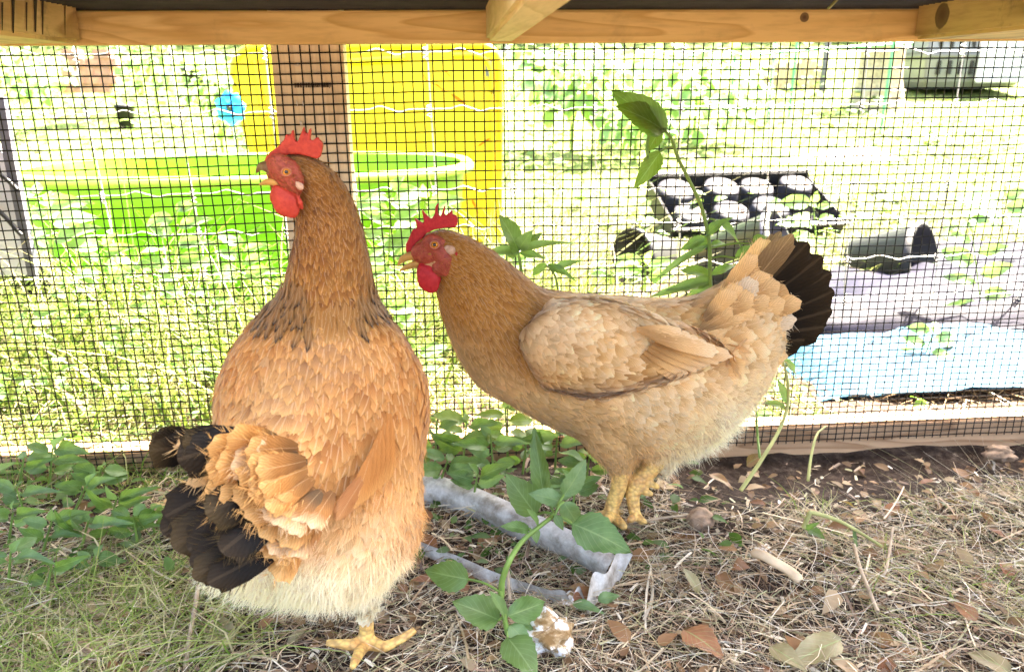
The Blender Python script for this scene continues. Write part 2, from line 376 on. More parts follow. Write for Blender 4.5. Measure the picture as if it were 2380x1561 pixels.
# side walls of the coop deck: nothing else of the coop is in view
# ---------------------------------------------------------------- the yard beyond the netting
limeo = NT('lime_plastic'); n = limeo.noise(limeo.pos(), 4, 3)
M['lime'] = limeo.fin(limeo.mix(limeo.math('MULTIPLY', limeo.ramp(limeo.noise(limeo.pos((1, 1, 3)), 9, 7, .7), [(.48, (0, 0, 0)), (.75, (1, 1, 1))]), .45), limeo.mix(n, (.19, .36, .012), (.26, .45, .02)), (.22, .26, .10)), .35, .5, 0, .25, (.25, .6, .02))
M['yellow'] = plain('yellow_plastic', (.78, .54, .006), .4, .5, var=.14, scale=7, bump=.02)
M['stain'] = plain('brown_stain', (.45, .16, .01), .9, .1)
M['blue'] = plain('blue_plastic', (.03, .30, .72), .4, .5, var=.1, trans=.3)
M['greyp'] = plain('grey_plastic', (.15, .16, .17), .45, .5, var=.12, scale=8, bump=.05)
M['lightp'] = plain('light_grey_plastic', (.60, .60, .66), .4, .5, var=.1, scale=8, bump=.05)
M['blackp'] = plain('black_plastic', (.012, .012, .014), .5, .4, var=.2)
M['sheen'] = plain('glossy_black_sheet', (.007, .007, .017), .6, .08, var=.2, scale=25, bump=.3)
t = NT('blue_tarp'); n = t.noise(t.pos(), 40, 6, .7)
c = t.mix(t.ramp(n, [(.35, (0, 0, 0)), (.7, (1, 1, 1))]), (.008, .050, .095), (.022, .085, .14))
c = t.mix(t.ramp(t.noise(t.pos((1, 3, 1)), 110, 3), [(.66, (0, 0, 0)), (.7, (1, 1, 1))]), c, (.05, .04, .03)); t.bump(n, .4, .003)
M['tarp'] = t.fin(c, .65, .12)
M['fgreen'] = plain('green_stake_paint', (.10, .40, .18), .4, .5)
M['brick'] = plain('red_brick', (.36, .20, .16), .85, .2, var=.3)
M['slab'] = plain('pinkish_concrete', (.48, .38, .34), .85, .2, var=.15, scale=12)
M['potgrey'] = plain('pot_grey_plastic', (.014, .0145, .021), .6, .2, var=.15)
M['potdark'] = plain('pot_dark_plastic', (.02, .02, .03), .35, .6, var=.15)
M['pole'] = plain('grey_pole', (.10, .10, .13), .4, .5, var=.2)

def ellipse_out(n, a, b, e=2.6, lobes=0.0):
    th = np.linspace(0, 2 * math.pi, n, endpoint=False); c, s = np.cos(th), np.sin(th)
    r = 1 + lobes * np.maximum(0, np.cos(4 * th + math.pi)) ** 2
    return np.stack([a * np.sign(c) * abs(c) ** (2 / e) * r, b * np.sign(s) * abs(s) ** (2 / e) * r], -1)
def lathe_profile(prof, outline, loc):                       # rings of one outline scaled per level
    n = len(outline); V = []
    for (s, z, *lb) in prof:
        o = outline * s if not callable(outline) else outline(s, z)
        V.append(np.column_stack([o, np.full(n, z)]))
    V = np.concatenate(V) + np.asarray(loc); m = len(prof)
    i = np.arange(m - 1)[:, None] * n; j = np.arange(n)[None]
    return V, np.stack([i + j, i + (j + 1) % n, i + n + (j + 1) % n, i + n + j], -1).reshape(-1, 4)
# lime tub
cx = (P(50, 400, 2.0)[0] + P(1092, 400, 2.0)[0]) / 2; ax = (P(1092, 400, 2.0)[0] - P(50, 400, 2.0)[0]) / 2; hz = .335
tub = thing('green_tub', 'big oval lime green plastic tub standing in the grass beyond the wire fence', 'tub', (cx, 2.02, 0))
out = ellipse_out(96, ax, .30); n_ = 96; th = np.linspace(0, 2 * math.pi, n_, endpoint=False)
def ring(s, z, lob): r = 1 + lob * np.maximum(0, np.sin(3.5 * th + .6)) ** 3; return out * (s * r)[:, None]
V, prof = [], [(.80, -.02, .10), (.83, .06, .10), (.87, .14, .09), (.91, .205, .03), (.925, .23, 0), (.955, .24, 0), (.975, .33, 0), (1.0, .338, 0), (1.02, .335, 0), (1.02, .348, 0), (1.0, .356, 0), (.96, .352, 0), (.945, .32, 0), (.90, .15, 0), (.86, .04, 0), (.5, .035, 0), (.02, .035, 0)]
for (s, z, lb) in prof: V.append(np.column_stack([ring(s, z, lb), np.full(n_, z)]))
V = np.concatenate(V) + np.array([cx, 2.02, 0]); i = np.arange(len(prof) - 1)[:, None] * n_; j = np.arange(n_)[None]
Fq = np.stack([i + j, i + (j + 1) % n_, i + n_ + (j + 1) % n_, i + n_ + j], -1).reshape(-1, 4)
cut = 7 * n_
mesh_np('basin', V, np.concatenate([Fq[:cut - n_], Fq[11 * n_:]]), M['lime'], tub)
lr = NT('lime_rim'); M['rim'] = lr.fin((.42, .70, .10), .3, .6)  # brighter than the basin: the light on the rim is put into its colour
mesh_np('rim', V, Fq[cut - n_:11 * n_], M['rim'], tub)
# yellow panel
yl, yr = P(560, 330, 2.65)[0], P(1163, 330, 2.65)[0]
yp = thing('yellow_panel', 'upright bright yellow plastic panel with a slot near its rounded corner', 'panel', ((yl + yr) / 2, 2.65, 0))
zt_ = P(1000, 106, 2.65)[2]
pts = [(yl + .045, 0), (yl + .05, .2), (yl + .03, .35), (yl + .012, .46), (yl + .002, .53)]
for k in range(7): a_ = math.pi - k / 6 * math.pi / 2; pts.append((yl + .08 + .08 * math.cos(a_), zt_ - .08 + .08 * math.sin(a_)))
for k in range(7): a_ = math.pi / 2 - k / 6 * math.pi / 2; pts.append((yr - .06 + .06 * math.cos(a_), zt_ - .06 + .06 * math.sin(a_)))
pts.append((yr, 0))
bm = bmesh.new(); f = bm.faces.new([bm.verts.new((x, 2.65, z)) for x, z in pts])
ex = bmesh.ops.extrude_face_region(bm, geom=[f]); bmesh.ops.translate(bm, verts=[v for v in ex['geom'] if isinstance(v, bmesh.types.BMVert)], vec=(0, .05, 0))
bmesh.ops.triangulate(bm, faces=bm.faces)
mesh_bm('shell', bm, M['yellow'], yp)
loop_ = np.array([(x, 2.655, max(z, .02)) for x, z in pts]); mesh_np('rolled_edge', *tube_np(loop_, .013, 8), M['yellow'], yp)
V, F = tube_np([P(x, y, 2.645) for x, y in ((812, 143), (900, 138), (943, 135))], .012, 8); mesh_np('moulded_rib', V, F, M['yellow'], yp)
V, F = tube_np(spline([P(x, y, 2.645) for x, y in ((1050, 128), (1110, 130), (1140, 160), (1145, 260), (1146, 420))], 20), .009, 8); mesh_np('moulded_rib', V, F, M['yellow'], yp)
V, F = tube_np(spline([P(x, y, 2.645) for x, y in ((590, 140), (600, 200), (620, 300), (640, 400))], 20), .009, 8); mesh_np('moulded_rib', V, F, M['yellow'], yp)
q = P(1136, 158, 2.645); mesh_bm('slot', box_bm(q[0] - .010, q[0] + .010, 2.640, 2.66, q[2] - .032, q[2] + .032, .008), M['greyp'], yp)
for (x, y, dx, dy, w) in ((1068, 232, 30, 22, 14), (1125, 330, 22, -14, 8), (1025, 205, 26, 20, 5), (1010, 195, 18, 6, 4), (1040, 170, 12, 14, 5), (1095, 370, 10, 30, 4), (1105, 480, 14, 30, 8), (990, 182, 10, 20, 4)):
    d = np.array([dx, dy]) / math.hypot(dx, dy); nn = np.array([-d[1], d[0]]) * w / 2; L_ = math.hypot(dx, dy) / 2 + w / 2
    poly = [(x + d[0] * L_ * c_ + nn[0] * s_ * R_.uniform(.4, 1), y + d[1] * L_ * c_ + nn[1] * s_ * R_.uniform(.4, 1)) for c_, s_ in ((-1, .2), (-.6, 1), (0, .8), (.5, 1), (1, .1), (.5, -1), (0, -.7), (-.6, -1))]
    bm = bmesh.new(); bm.faces.new([bm.verts.new(P(a_, b_, 2.6482)) for a_, b_ in poly]); mesh_bm('stain', bm, M['stain'], yp)
# blue pinwheel flower
Yf = 2.35; c0 = P(536, 250, Yf); pw = thing('flower_pinwheel', 'bright blue plastic flower pinwheel on a thin stem left of the yellow panel', 'pinwheel', (c0[0], Yf, 0))
for k, (a_, L_) in enumerate(((1.75, .046), (.95, .044), (.05, .042), (-.85, .044), (-1.6, .048), (-2.4, .044), (2.75, .044))):
    t_ = np.linspace(0, 1, 10); w_ = .019 * np.sin(math.pi * np.clip(t_, .06, .97) ** 1.2) ** .7
    d = np.array([math.cos(a_), 0, math.sin(a_)]); s_ = np.array([-math.sin(a_), 0, math.cos(a_)])
    mid = c0 + d * (t_ * L_)[:, None] + np.array([0, -1, 0]) * (.008 * np.sin(t_ * 3))[:, None]
    V = np.stack([mid - s_ * w_[:, None], mid + np.array([0, -.004, 0]), mid + s_ * w_[:, None] + np.array([0, .008, 0])], 1).reshape(-1, 3)
    b_ = np.arange(9)[:, None] * 3 + np.arange(2)[None]; F = np.stack([b_, b_ + 1, b_ + 4, b_ + 3], -1).reshape(-1, 4)
    mesh_np('petal', V, F, M['blue'], pw)
bm = bmesh.new(); bmesh.ops.create_uvsphere(bm, u_segments=10, v_segments=8, radius=.008, matrix=Matrix.Translation(c0 + np.array([0, -.012, 0]))); mesh_bm('hub', bm, M['blackp'], pw, True)
V, F = tube_np([[c0[0], Yf + .01, 0], [c0[0], Yf + .01, c0[2]]], .003, 6); mesh_np('stem', V, F, M['lightp'], pw)
# woven wire fence
YF = 1.5
wf = thing('wire_fence', 'galvanized woven field fence of wavy wires between the run and the tub', 'fence', (0, YF, 0))
hz_ = [.035, .115, .195, .275, .345, P(1000, 255, YF)[2], P(1000, 132, YF)[2] + .008, .70]
vx = [P(x, 300, YF)[0] for x in (-210, 10, 212, 428, 640, 812, 1003, 1188, 1385, 1585, 1790, 2000, 2215, 2430)]
def lean(z): return (z - .4) * -.03
for zi, z in enumerate(hz_):
    x = np.linspace(vx[0] - .1, vx[-1] + .1, 320); ph = np.interp(x, vx, np.arange(len(vx)))
    wob = .006 * np.exp(-((ph % 1 - .38) / .09) ** 2) - .005 * np.exp(-((ph % 1 - .62) / .07) ** 2) + .004 * vn(x * 2, np.full_like(x, zi * 3.7))
    V, F = tube_np(np.stack([x, YF + .002 * vn(x * 9, x * 0 + zi), z + wob], -1), .0011, 5); mesh_np('fence_wire', V, F, M['fencewire'], wf)
for k, x0 in enumerate(vx):
    z = np.linspace(0, .70, 40); V, F = tube_np(np.stack([x0 + lean(z) + .006 * vn(z * 4 + k * 5, z * 0 + k), np.full_like(z, YF - .003), z], -1), .0014, 5); mesh_np('stay_wire', V, F, M['fencewire'], wf)
    for z0 in hz_[:-1]:
        t_ = np.linspace(0, 1, 26); pts = np.stack([x0 + lean(z0) + .0042 * np.cos(t_ * 20), YF - .0025 + .0042 * np.sin(t_ * 20), z0 + .010 - .024 * t_], -1)
        V, F = tube_np(pts, .0011, 4); mesh_np('knot', V, F, M['fencewire'], wf)
tp = P(1912, 190, 6.2); o = mesh_np('metal_pole', *tube_np([[tp[0], 6.2, .40], [tp[0] + .02, 6.2, 1.5]], .024, 10), M['pole']); tag(o, 'thin dark grey metal pole left of the tree stump', 'pole')
# grey panel and black pots at the far left
def quad_box(name, pts, Y0, th, mat, parent):
    bm = bmesh.new(); f = bm.faces.new([bm.verts.new(P(x, y, Y0)) for x, y in pts]); e = bmesh.ops.extrude_face_region(bm, geom=[f])
    bmesh.ops.translate(bm, verts=[v for v in e['geom'] if isinstance(v, bmesh.types.BMVert)], vec=(0, th, 0)); return mesh_bm(name, bm, mat, parent)
lp = thing('leaning_panel', 'grey plastic panel with a metal edge leaning at the left side of the yard', 'panel', (P(0, 500, 1.42)[0], 1.42, 0))
quad_box('sheet', [(-260, 330), (-2, 335), (30, 430), (66, 640), (-260, 640)], 1.42, .012, M['lightp'], lp)
quad_box('metal_edge', [(-14, 225), (8, 225), (30, 360), (52, 470), (84, 640), (64, 640), (30, 470), (4, 350)], 1.405, .012, M['pole'], lp)
for pts in (((-80, 380), (0, 405), (40, 440)), ((-80, 470), (-10, 485), (50, 545))):
    mesh_np('hose_loop', *tube_np(spline([P(x, y, 1.40) for x, y in pts], 14), .004, 6), M['blackp'], lp)
def pot(name, label, loc, r0, r1, h, rx=0., ry=0., mat='blackp', group=None, holes=True):
    o = thing(name, label, 'pot', tuple(loc), group); o.rotation_euler = (0, 0, 0)
    out_ = ellipse_out(28, 1, 1, 2); prof = [(.02, 0), (r0, 0), (r1, h * .9), (r1 * 1.06, h * .9), (r1 * 1.06, h), (r1 * .97, h), (r0 * .96, .008), (.02, .008)]
    V, F = lathe_profile(prof, out_, (0, 0, 0)); Rm = np.array(Matrix.Rotation(rx, 3, 'X') @ Matrix.Rotation(ry, 3, 'Y')); V = V @ Rm.T + np.asarray(loc)
    n = 28; mesh_np('wall', V, F[:3 * n], M[mat], o); mesh_np('inside', V, F[3 * n:], M[mat], o); return o
pot('plant_pot', 'black plastic pot lying in the weeds below the leaning grey panel', G(45, 700, .07), .06, .085, .15, 1.2, .3)
pot('plant_pot', 'crushed black pot at the left edge of the yard beside the wire', G(-8, 780, .03), .05, .07, .10, .4, -.5)
# nursery trays and buckets right of the middle
tc0 = G(1728, 478, .11); TM = Matrix.Translation(tc0) @ Matrix.Rotation(.10, 4, 'Z') @ Matrix.Rotation(.42, 4, 'X')
def tl(x, y, z): return np.array((TM @ Vector((x, y, z)))[:])
TW, TD = .315, .155
tray = thing('nursery_tray', 'black nursery tray holding round grey pots turned upside down', 'tray', tuple(tc0))
def tbox(name, x0, x1, y0, y1, z0, z1, mat='blackp'):
    bm = box_bm(x0, x1, y0, y1, z0, z1, .003)
    for v in bm.verts: v.co = TM @ v.co
    return mesh_bm(name, bm, M[mat], tray)
tbox('tray_side', -TW, TW, -TD, -TD + .006, -.05, .02); tbox('tray_side', -TW, TW, TD - .006, TD, -.05, .045)
tbox('tray_side', -TW, -TW + .006, -TD + .006, TD - .006, -.05, .03); tbox('tray_side', TW - .006, TW, -TD + .006, TD - .006, -.05, .03)
tbox('tray_rim', -TW - .012, TW + .012, -TD - .012, -TD - .001, .012, .024); tbox('tray_rim', -TW - .012, TW + .012, TD + .001, TD + .014, .035, .047)
tbox('tray_bottom', -TW + .007, TW - .007, -TD + .007, TD - .007, -.05, -.044)
LB = ['left end', 'second from the left', 'third from the left', 'right end']; Rt = np.array(TM.to_3x3())
for r_ in range(2):
    for c_i in range(4):
        x, y = -.235 + .157 * c_i + R_.uniform(-.014, .014), -.075 + .15 * r_ + R_.uniform(-.012, .012); r = .068 * R_.uniform(.86, 1.06)
        if r_ == 0 and c_i == 3: continue
        o = thing('upturned_pot', 'round grey upturned pot in the %s row of the tray, %s' % (('front', 'back')[r_], LB[c_i]), 'pot', tuple(tl(x, y, 0)), 'round grey pots in the nursery tray')
        V, F = lathe_profile([(r * 1.12, -.04), (r * 1.1, -.03), (r * .98, .030), (r * .92, .040), (r * .5, .038), (.002, .037)], ellipse_out(26, 1, 1, 2), (x, y, 0)); V = np.array(tc0) + V @ Rt.T
        mesh_np('shell', V, F, M['potgrey'], o)
        for a_ in (-1.2, -.5, .4):
            bm = bmesh.new(); bmesh.ops.create_circle(bm, cap_ends=True, segments=10, radius=.008, matrix=TM @ Matrix.Translation((x + r * .6 * math.cos(a_), y + r * .6 * math.sin(a_), .0405)) ); mesh_bm('drain_hole', bm, M['stone'], o)
pot('black_bucket', 'dark bucket lying tipped in the weeds under the nursery tray', G(1640, 625, .07), .075, .10, .20, 1.0, .9, 'potdark')
pot('black_bucket', 'black bucket lying on its side behind the second hen tail', G(1985, 620, .05), .075, .10, .18, 1.3, .7)
pot('black_bucket', 'small black bucket at the left end of the nursery tray', G(1545, 590, .05), .05, .075, .14, 1.4, -1.0)
# sheets on the ground at the right
def sheet(name, label, x0, x1, y0, y1, z0, mat, seed, amp, edge=None, nx=60, ny=30, cat='tarp', rise=0.0):
    u = np.linspace(0, 1, nx); v = np.linspace(0, 1, ny); U, Vv = np.meshgrid(u, v)
    yl0 = y0(U) if callable(y0) else y0; yl1 = y1(U) if callable(y1) else y1
    X_ = x0 + (x1 - x0) * U; Y_ = yl0 + (yl1 - yl0) * Vv
    Zz = z0 + .012 * np.maximum(0, gz(X_, Y_)) + amp * vn(X_ * 6 + seed, Y_ * 9) + amp * .5 * vn(X_ * 18 + seed, Y_ * 22) + amp * .2 * vn(X_ * 50, Y_ * 60 + seed)
    if edge: Zz = Zz + edge(U, Vv)
    Zz = (Zz + rise * Vv) * np.minimum(1, np.minimum(U, 1 - U) * 12 + .3)
    i = np.arange(ny - 1)[:, None] * nx + np.arange(nx - 1)[None]; F = np.stack([i, i + 1, i + nx + 1, i + nx], -1).reshape(-1, 4)
    Vt = np.stack([X_, Y_, Zz], -1).reshape(-1, 3); n = len(Vt)
    o = mesh_np(name, np.concatenate([Vt, Vt - [0, 0, .004]]), np.concatenate([F, F[:, ::-1] + n]), M[mat]); return tag(o, label, cat)
xt0 = G(1848, 840, .04)[0]
yA, yB = G(1850, 893, .04)[1], G(1850, 792, .04)[1]
sheet('blue_sheet', 'weathered light blue plastic sheet lying flat by the foot of the netting', xt0, xt0 + 1.1, lambda u: yA - .05 * u, lambda u: yB + .03 * u, .022, 'tarp', 1, .010, rise=.045)
sheet('dark_underlay', 'dark edge of plastic sticking out under the blue sheet', xt0 + .5, xt0 + 1.12, yA - .06, yA + .03, .02, 'sheen', 4, .006)
sheet('black_sheet', 'glossy dark plastic sheet with a rolled front edge behind the blue sheet', xt0 + .02, xt0 + 1.3, lambda u: yB - .03 + .03 * u, lambda u: yB + .06 + .75 * np.minimum(u * 2.2, 1) ** 1.0, .060, 'sheen', 7, .014,
      edge=lambda U, V: .045 * np.exp(-((V - .08) / .05) ** 2) + .03 * np.exp(-((V - .45) / .2) ** 2))
# things at the back of the yard
Yk = 6.0; kx0, kx1 = P(2148, 150, Yk)[0], P(2262, 150, Yk)[0]; kz0 = P(2200, 212, Yk)[2]; kz1 = P(2200, 60, Yk)[2]
ken = thing('pet_kennel', 'grey plastic pet carrier with vent slots in the grass at the back right', 'kennel', (kx0, Yk, kz0))
def loftbox(name, lv, mat, par):                             # boxes by level: (z, x0,x1,y0,y1)
    V = []; 
    for (z, a, b, c, d) in lv: V += [(a, c, z), (b, c, z), (b, d, z), (a, d, z)]
    m = len(lv); F = [(4 * i + j, 4 * i + (j + 1) % 4, 4 * i + 4 + (j + 1) % 4, 4 * i + 4 + j) for i in range(m - 1) for j in range(4)]
    F += [(3, 2, 1, 0), (4 * m - 4, 4 * m - 3, 4 * m - 2, 4 * m - 1)]
    bm = bmesh.new(); vs = [bm.verts.new(v) for v in V]; [bm.faces.new([vs[i] for i in f]) for f in F]
    bmesh.ops.bevel(bm, geom=list(bm.edges), offset=.012, segments=2, affect='EDGES'); return mesh_bm(name, bm, mat, par, False)
kw = kx1 - kx0; zs = kz0 + .02
loftbox('lower_shell', [(zs, kx0 + .07, kx0 + .75, Yk + .05, Yk + .8), (zs + .06, kx0 + .02, kx0 + .8, Yk, Yk + .85), (zs + .22, kx0, kx0 + .82, Yk - .02, Yk + .87)], M['greyp'], ken)
loftbox('rim_band', [(zs + .22, kx0 - .015, kx0 + .835, Yk - .035, Yk + .885), (zs + .25, kx0 - .015, kx0 + .835, Yk - .035, Yk + .885)], M['greyp'], ken)
loftbox('upper_shell', [(zs + .25, kx0, kx0 + .82, Yk - .02, Yk + .87), (zs + .45, kx0 + .05, kx0 + .78, Yk + .03, Yk + .83), (zs + .55, kx0 + .15, kx0 + .66, Yk + .15, Yk + .7)], M['greyp'], ken)
for k in range(4): mesh_bm('vent_slot', box_bm(kx0 + .09 + .085 * k, kx0 + .12 + .085 * k, Yk - .026, Yk + .0, zs + .10, zs + .2, .004), M['blackp'], ken)
for k in range(4): mesh_bm('vent_slot', box_bm(kx0 + .09 + .085 * k, kx0 + .12 + .085 * k, Yk - .012, Yk + .02, zs + .28, zs + .4, .004), M['blackp'], ken)
loftbox('painted_sunlit_side', [(zs + .04, kx0 + .38, kx0 + .9, Yk - .06, Yk - .03), (zs + .5, kx0 + .42, kx0 + .86, Yk - .04, Yk - .01)], M['lightp'], ken)  # paler panel paints in the sunlit side of the grey kennel
# stump
Ys = 5.6; sx = P(2045, 180, Ys)[0]; zs_ = gz(sx, Ys); out_ = ellipse_out(40, 1, 1, 2); a_ = np.linspace(0, 2 * math.pi, 40, endpoint=False)
wob = (1 + .10 * np.sin(a_ * 7 + 1) + .06 * np.sin(a_ * 15))[:, None]
V, F = lathe_profile([(.20, -.05), (.16, .05), (.13, .2), (.125, .5), (.12, .9), (.10, .92), (.01, .93)], out_ * wob, (sx, Ys, float(zs_)))
o = thing('tree_stump', 'pale brown rough tree stump with a wire wrap at the back of the yard', 'stump', (sx, Ys, float(zs_))); mesh_np('trunk', V, F, M['bark'], o)
for k in range(5):
    z = zs_ + .12 + .14 * k; th = np.linspace(0, 2 * math.pi, 24); mesh_np('wire_hoop', *tube_np(np.stack([sx + .17 * np.cos(th), Ys + .17 * np.sin(th), np.full_like(th, z)], -1), .004, 4), M['fencewire'], o)
for k, (px, Yq, lb) in enumerate(((2060, 4.6, 'green garden stake standing in front of the tree stump'), (1790, 5.0, 'green garden stake right of the leafy clump'), (1700, 5.0, 'leftmost green garden stake between the leafy plants'), (1840, 5.2, 'green garden stake beside the broken fence boards'))):
    q = P(px, 200, Yq); z0 = float(gz(q[0], Yq)); o = mesh_np('garden_stake', *tube_np([[q[0], Yq, z0 - .02], [q[0] + .02, Yq, z0 + 1.0]], .010, 6), M['fgreen']); tag(o, lb, 'stake', 'green garden stakes')
V, F = tube_np([P(1600, 130, 5.1), P(1750, 128, 5.1), P(1900, 115, 5.1), P(2120, 100, 5.1)], .010, 6); tag(mesh_np('support_rail', V, F, M['fgreen']), 'long green rail tied across the garden stakes', 'rail')
fb = thing('broken_fence', 'short run of weathered brown boards at the back of the yard', 'fence', (P(1780, 160, 6.5)[0], 6.5, .4))
for k in range(11):
    q = P(1782 + 12 * k, 180, 6.5); mesh_bm('plank', box_bm(q[0] - .018, q[0] + .016, 6.5, 6.52, float(gz(q[0], 6.5)) - .03, q[2] + .10 + R_.uniform(-.03, .05), .002), M['bark'], fb)
# bricks and pots, upper left
kk = 0
for (r_, c_) in [(r, c) for r in range(5) for c in range(3)]:
    q = P(160 + 36 * c_ + (16 if r_ % 2 else 0), 205 - 20 * r_, 5.2)
    if r_ == 4 and c_ == 1: continue
    o = mesh_bm('brick', box_bm(q[0] - .048, q[0] + .048, 5.2 + .01 * (kk % 3), 5.29, q[2] - .027, q[2] + .025, .004), M['brick'])
    tag(o, ('red brick in the bottom course', 'red brick in the second course', 'red brick in the middle course', 'red brick in the fourth course', 'red brick on top')[r_] + ' of the stack, ' + ('left end', 'between its two neighbours', 'right end')[c_], 'brick', 'stacked red bricks at the back left'); kk += 1
pot('small_pot', 'small black pot right of the stacked bricks', np.array([P(282, 205, 5.1)[0], 5.1, float(gz(0, 5.1))]), .04, .055, .14)
pot('small_pot', 'small dark pot half hidden under the climbing leaves', np.array([P(452, 195, 4.4)[0], 4.4, P(452, 200, 4.4)[2]]), .04, .06, .09)
sa, sb = P(1430, 380, 4.4)[0], P(2010, 380, 4.4)[0]; U_, V2 = np.meshgrid(np.linspace(sa, sb, 12), np.linspace(4.0, 4.9, 10)); Zs = .135 * (V2 - 3) + .010
ii = np.arange(9)[:, None] * 12 + np.arange(11)[None]; Fs_ = np.stack([ii, ii + 1, ii + 13, ii + 12], -1).reshape(-1, 4); Vs_ = np.stack([U_, V2, Zs], -1).reshape(-1, 3)
o = mesh_np('concrete_slab', np.concatenate([Vs_, Vs_ - [0, 0, .05]]), np.concatenate([Fs_, Fs_[:, ::-1] + 120]), M['slab']); tag(o, 'pale pinkish concrete slab lying in the bright grass', 'slab')
# ---------------------------------------------------------------- plants
def leaf_arrays(L, w, fold=.25, droop=.3, serr=.06, nu=9, nv=5, point=1.15, twist=0.0):
    t = np.linspace(0, 1, nu); s = np.linspace(-1, 1, nv); T, Sg = np.meshgrid(t, s, indexing='ij')
    prof = np.sin(math.pi * T ** .72) ** .85 * (1 - .12 * T); prof[0] = .03; prof[-1] = .0
    saw = 1 + serr * np.where(np.arange(nu) % 2, 1, -1)[:, None] * (abs(Sg) == 1)
    x = Sg * prof * w * .5 * saw; y = T * L; z = fold * abs(Sg) * prof * w * .5 - droop * L * T ** 2 + .03 * L * np.sin(T * 9 + Sg * 2) * abs(Sg)
    V = np.stack([x, y, z], -1).reshape(-1, 3)
    i = np.arange(nu - 1)[:, None] * nv + np.arange(nv - 1)[None]; F = np.stack([i, i + 1, i + nv + 1, i + nv], -1).reshape(-1, 4)
    return V, F, np.stack([(Sg * .5 + .5), T], -1).reshape(-1, 2)
LEAFS = {}
def leaf_mesh(kind, mat):
    key = (kind, mat)
    if key not in LEAFS:
        a = {'broad': (1, .62, .22, .25, .05, 15, 7), 'round': (1, .8, .2, .15, .03, 11, 5), 'long': (1, .42, .3, .3, .05, 13, 5), 'tiny': (1, .5, .3, .2, 0, 7, 3), 'blade': (1, .28, .35, .4, .0, 9, 3)}[kind]
        V, F, uv = leaf_arrays(*a[:5], nu=a[5], nv=a[6]); o = mesh_np('leaf', V, F, M[mat], None, uv); me = o.data; bpy.data.objects.remove(o); LEAFS[key] = me
    return LEAFS[key]
def put_leaf(parent, base, tip, width, kind, mat, up=(0, -.35, 1), name='leaf'):
    base = Vector(base); tip = Vector(tip); d = tip - base; L = d.length; d.normalize(); upv = Vector(up).normalized()
    x = d.cross(upv); x = x.normalized() if x.length > .05 else Vector((1, 0, 0)); z = x.cross(d)
    ratio = {'broad': .62, 'round': .8, 'long': .42, 'tiny': .5, 'blade': .28}[kind]
    o = bpy.data.objects.new(name, leaf_mesh(kind, mat)); sx = width / (L * ratio)
    mw = Matrix(((x.x * L * sx, d.x * L, z.x * L, base.x), (x.y * L * sx, d.y * L, z.y * L, base.y), (x.z * L * sx, d.z * L, z.z * L, base.z), (0, 0, 0, 1)))
    C.objects.link(o)
    if parent is not None: o.parent = parent; o.matrix_parent_inverse = Matrix.Translation(parent.location).inverted()
    o.matrix_basis = mw; return o
def plant(name, label, Y, stem, leaves, r=.0022, mat='stem', lmat='leaf', group=None, cat='plant', dY=None):
    """stem: picture points; leaves: (bx,by,tx,ty,width,kind[,mat,dYbase,dYtip])"""
    pts = [P(s[0], s[1], Y + (s[2] if len(s) > 2 else 0)) for s in stem]; b = pts[0]
    o = thing(name, label, cat, tuple(b), group); k = sc(stem[0][0], stem[0][1], Y)
    c_ = spline(pts, 6 * len(pts)); mesh_np('stem', *tube_np(c_, np.linspace(r, r * .6, len(c_)), 7), M[mat], o)
    for lf in leaves:
        bx, by, tx, ty, w, kind = lf[:6]; m = lf[6] if len(lf) > 6 and lf[6] else lmat; d0 = lf[7] if len(lf) > 7 else 0; d1 = lf[8] if len(lf) > 8 else R_.uniform(-.03, .02)
        upv = (R_.uniform(-.5, .5), -R_.uniform(.4, 1.6), R_.uniform(.5, 1))
        p0 = P(bx, by, Y + d0); p1 = P(tx, ty, Y + d1); put_leaf(o, p0, p1, w * k, kind, m, upv)
        q = c_[np.argmin(((c_ - p0) ** 2).sum(1))]
        if np.linalg.norm(q - p0) > .004: mesh_np('petiole', *tube_np(spline([q, (q + p0) / 2 + [0, 0, .003], p0], 6), r * .45, 5), M[mat], o)
    return o
# tall stem behind the second hen, inside the netting
plant('tall_weed', 'tall thin weed with drooping spotted leaves rising behind the second hen', 1.0,
      [(1652, 740), (1650, 640), (1648, 560), (1630, 480), (1600, 415), (1575, 365), (1562, 325), (1548, 305)],
      [(1545, 308, 1438, 205, 78, 'broad', 'leaf'), (1540, 302, 1455, 232, 76, 'broad', 'leaf_spot', 0, -.03), (1545, 305, 1498, 300, 26, 'tiny', 'leaf_spot'),
       (1535, 300, 1502, 355, 34, 'round', 'leaf_spot'), (1512, 300, 1492, 375, 10, 'blade', 'leaf_pale'), (1535, 352, 1480, 432, 44, 'broad', 'leaf_spot'), (1540, 300, 1558, 290, 12, 'tiny'),
       (1640, 545, 1690, 500, 26, 'long'), (1640, 550, 1580, 580, 22, 'long'), (1660, 510, 1745, 565, 34, 'broad', 'leaf'), (1648, 565, 1590, 560, 40, 'broad'), (1645, 570, 1530, 625, 18, 'blade', 'leaf_pale'), (1650, 570, 1700, 560, 20, 'tiny'),
       (1750, 565, 1800, 545, 36, 'broad'), (1710, 600, 1770, 560, 30, 'broad'), (1650, 640, 1580, 615, 36, 'broad'), (1650, 650, 1560, 665, 26, 'long', 'leaf_pale'), (1652, 655, 1585, 700, 26, 'long', 'leaf_pale'), (1652, 640, 1720, 600, 22, 'long'), (1640, 665, 1520, 670, 22, 'long', 'leaf_pale')], r=.0030)
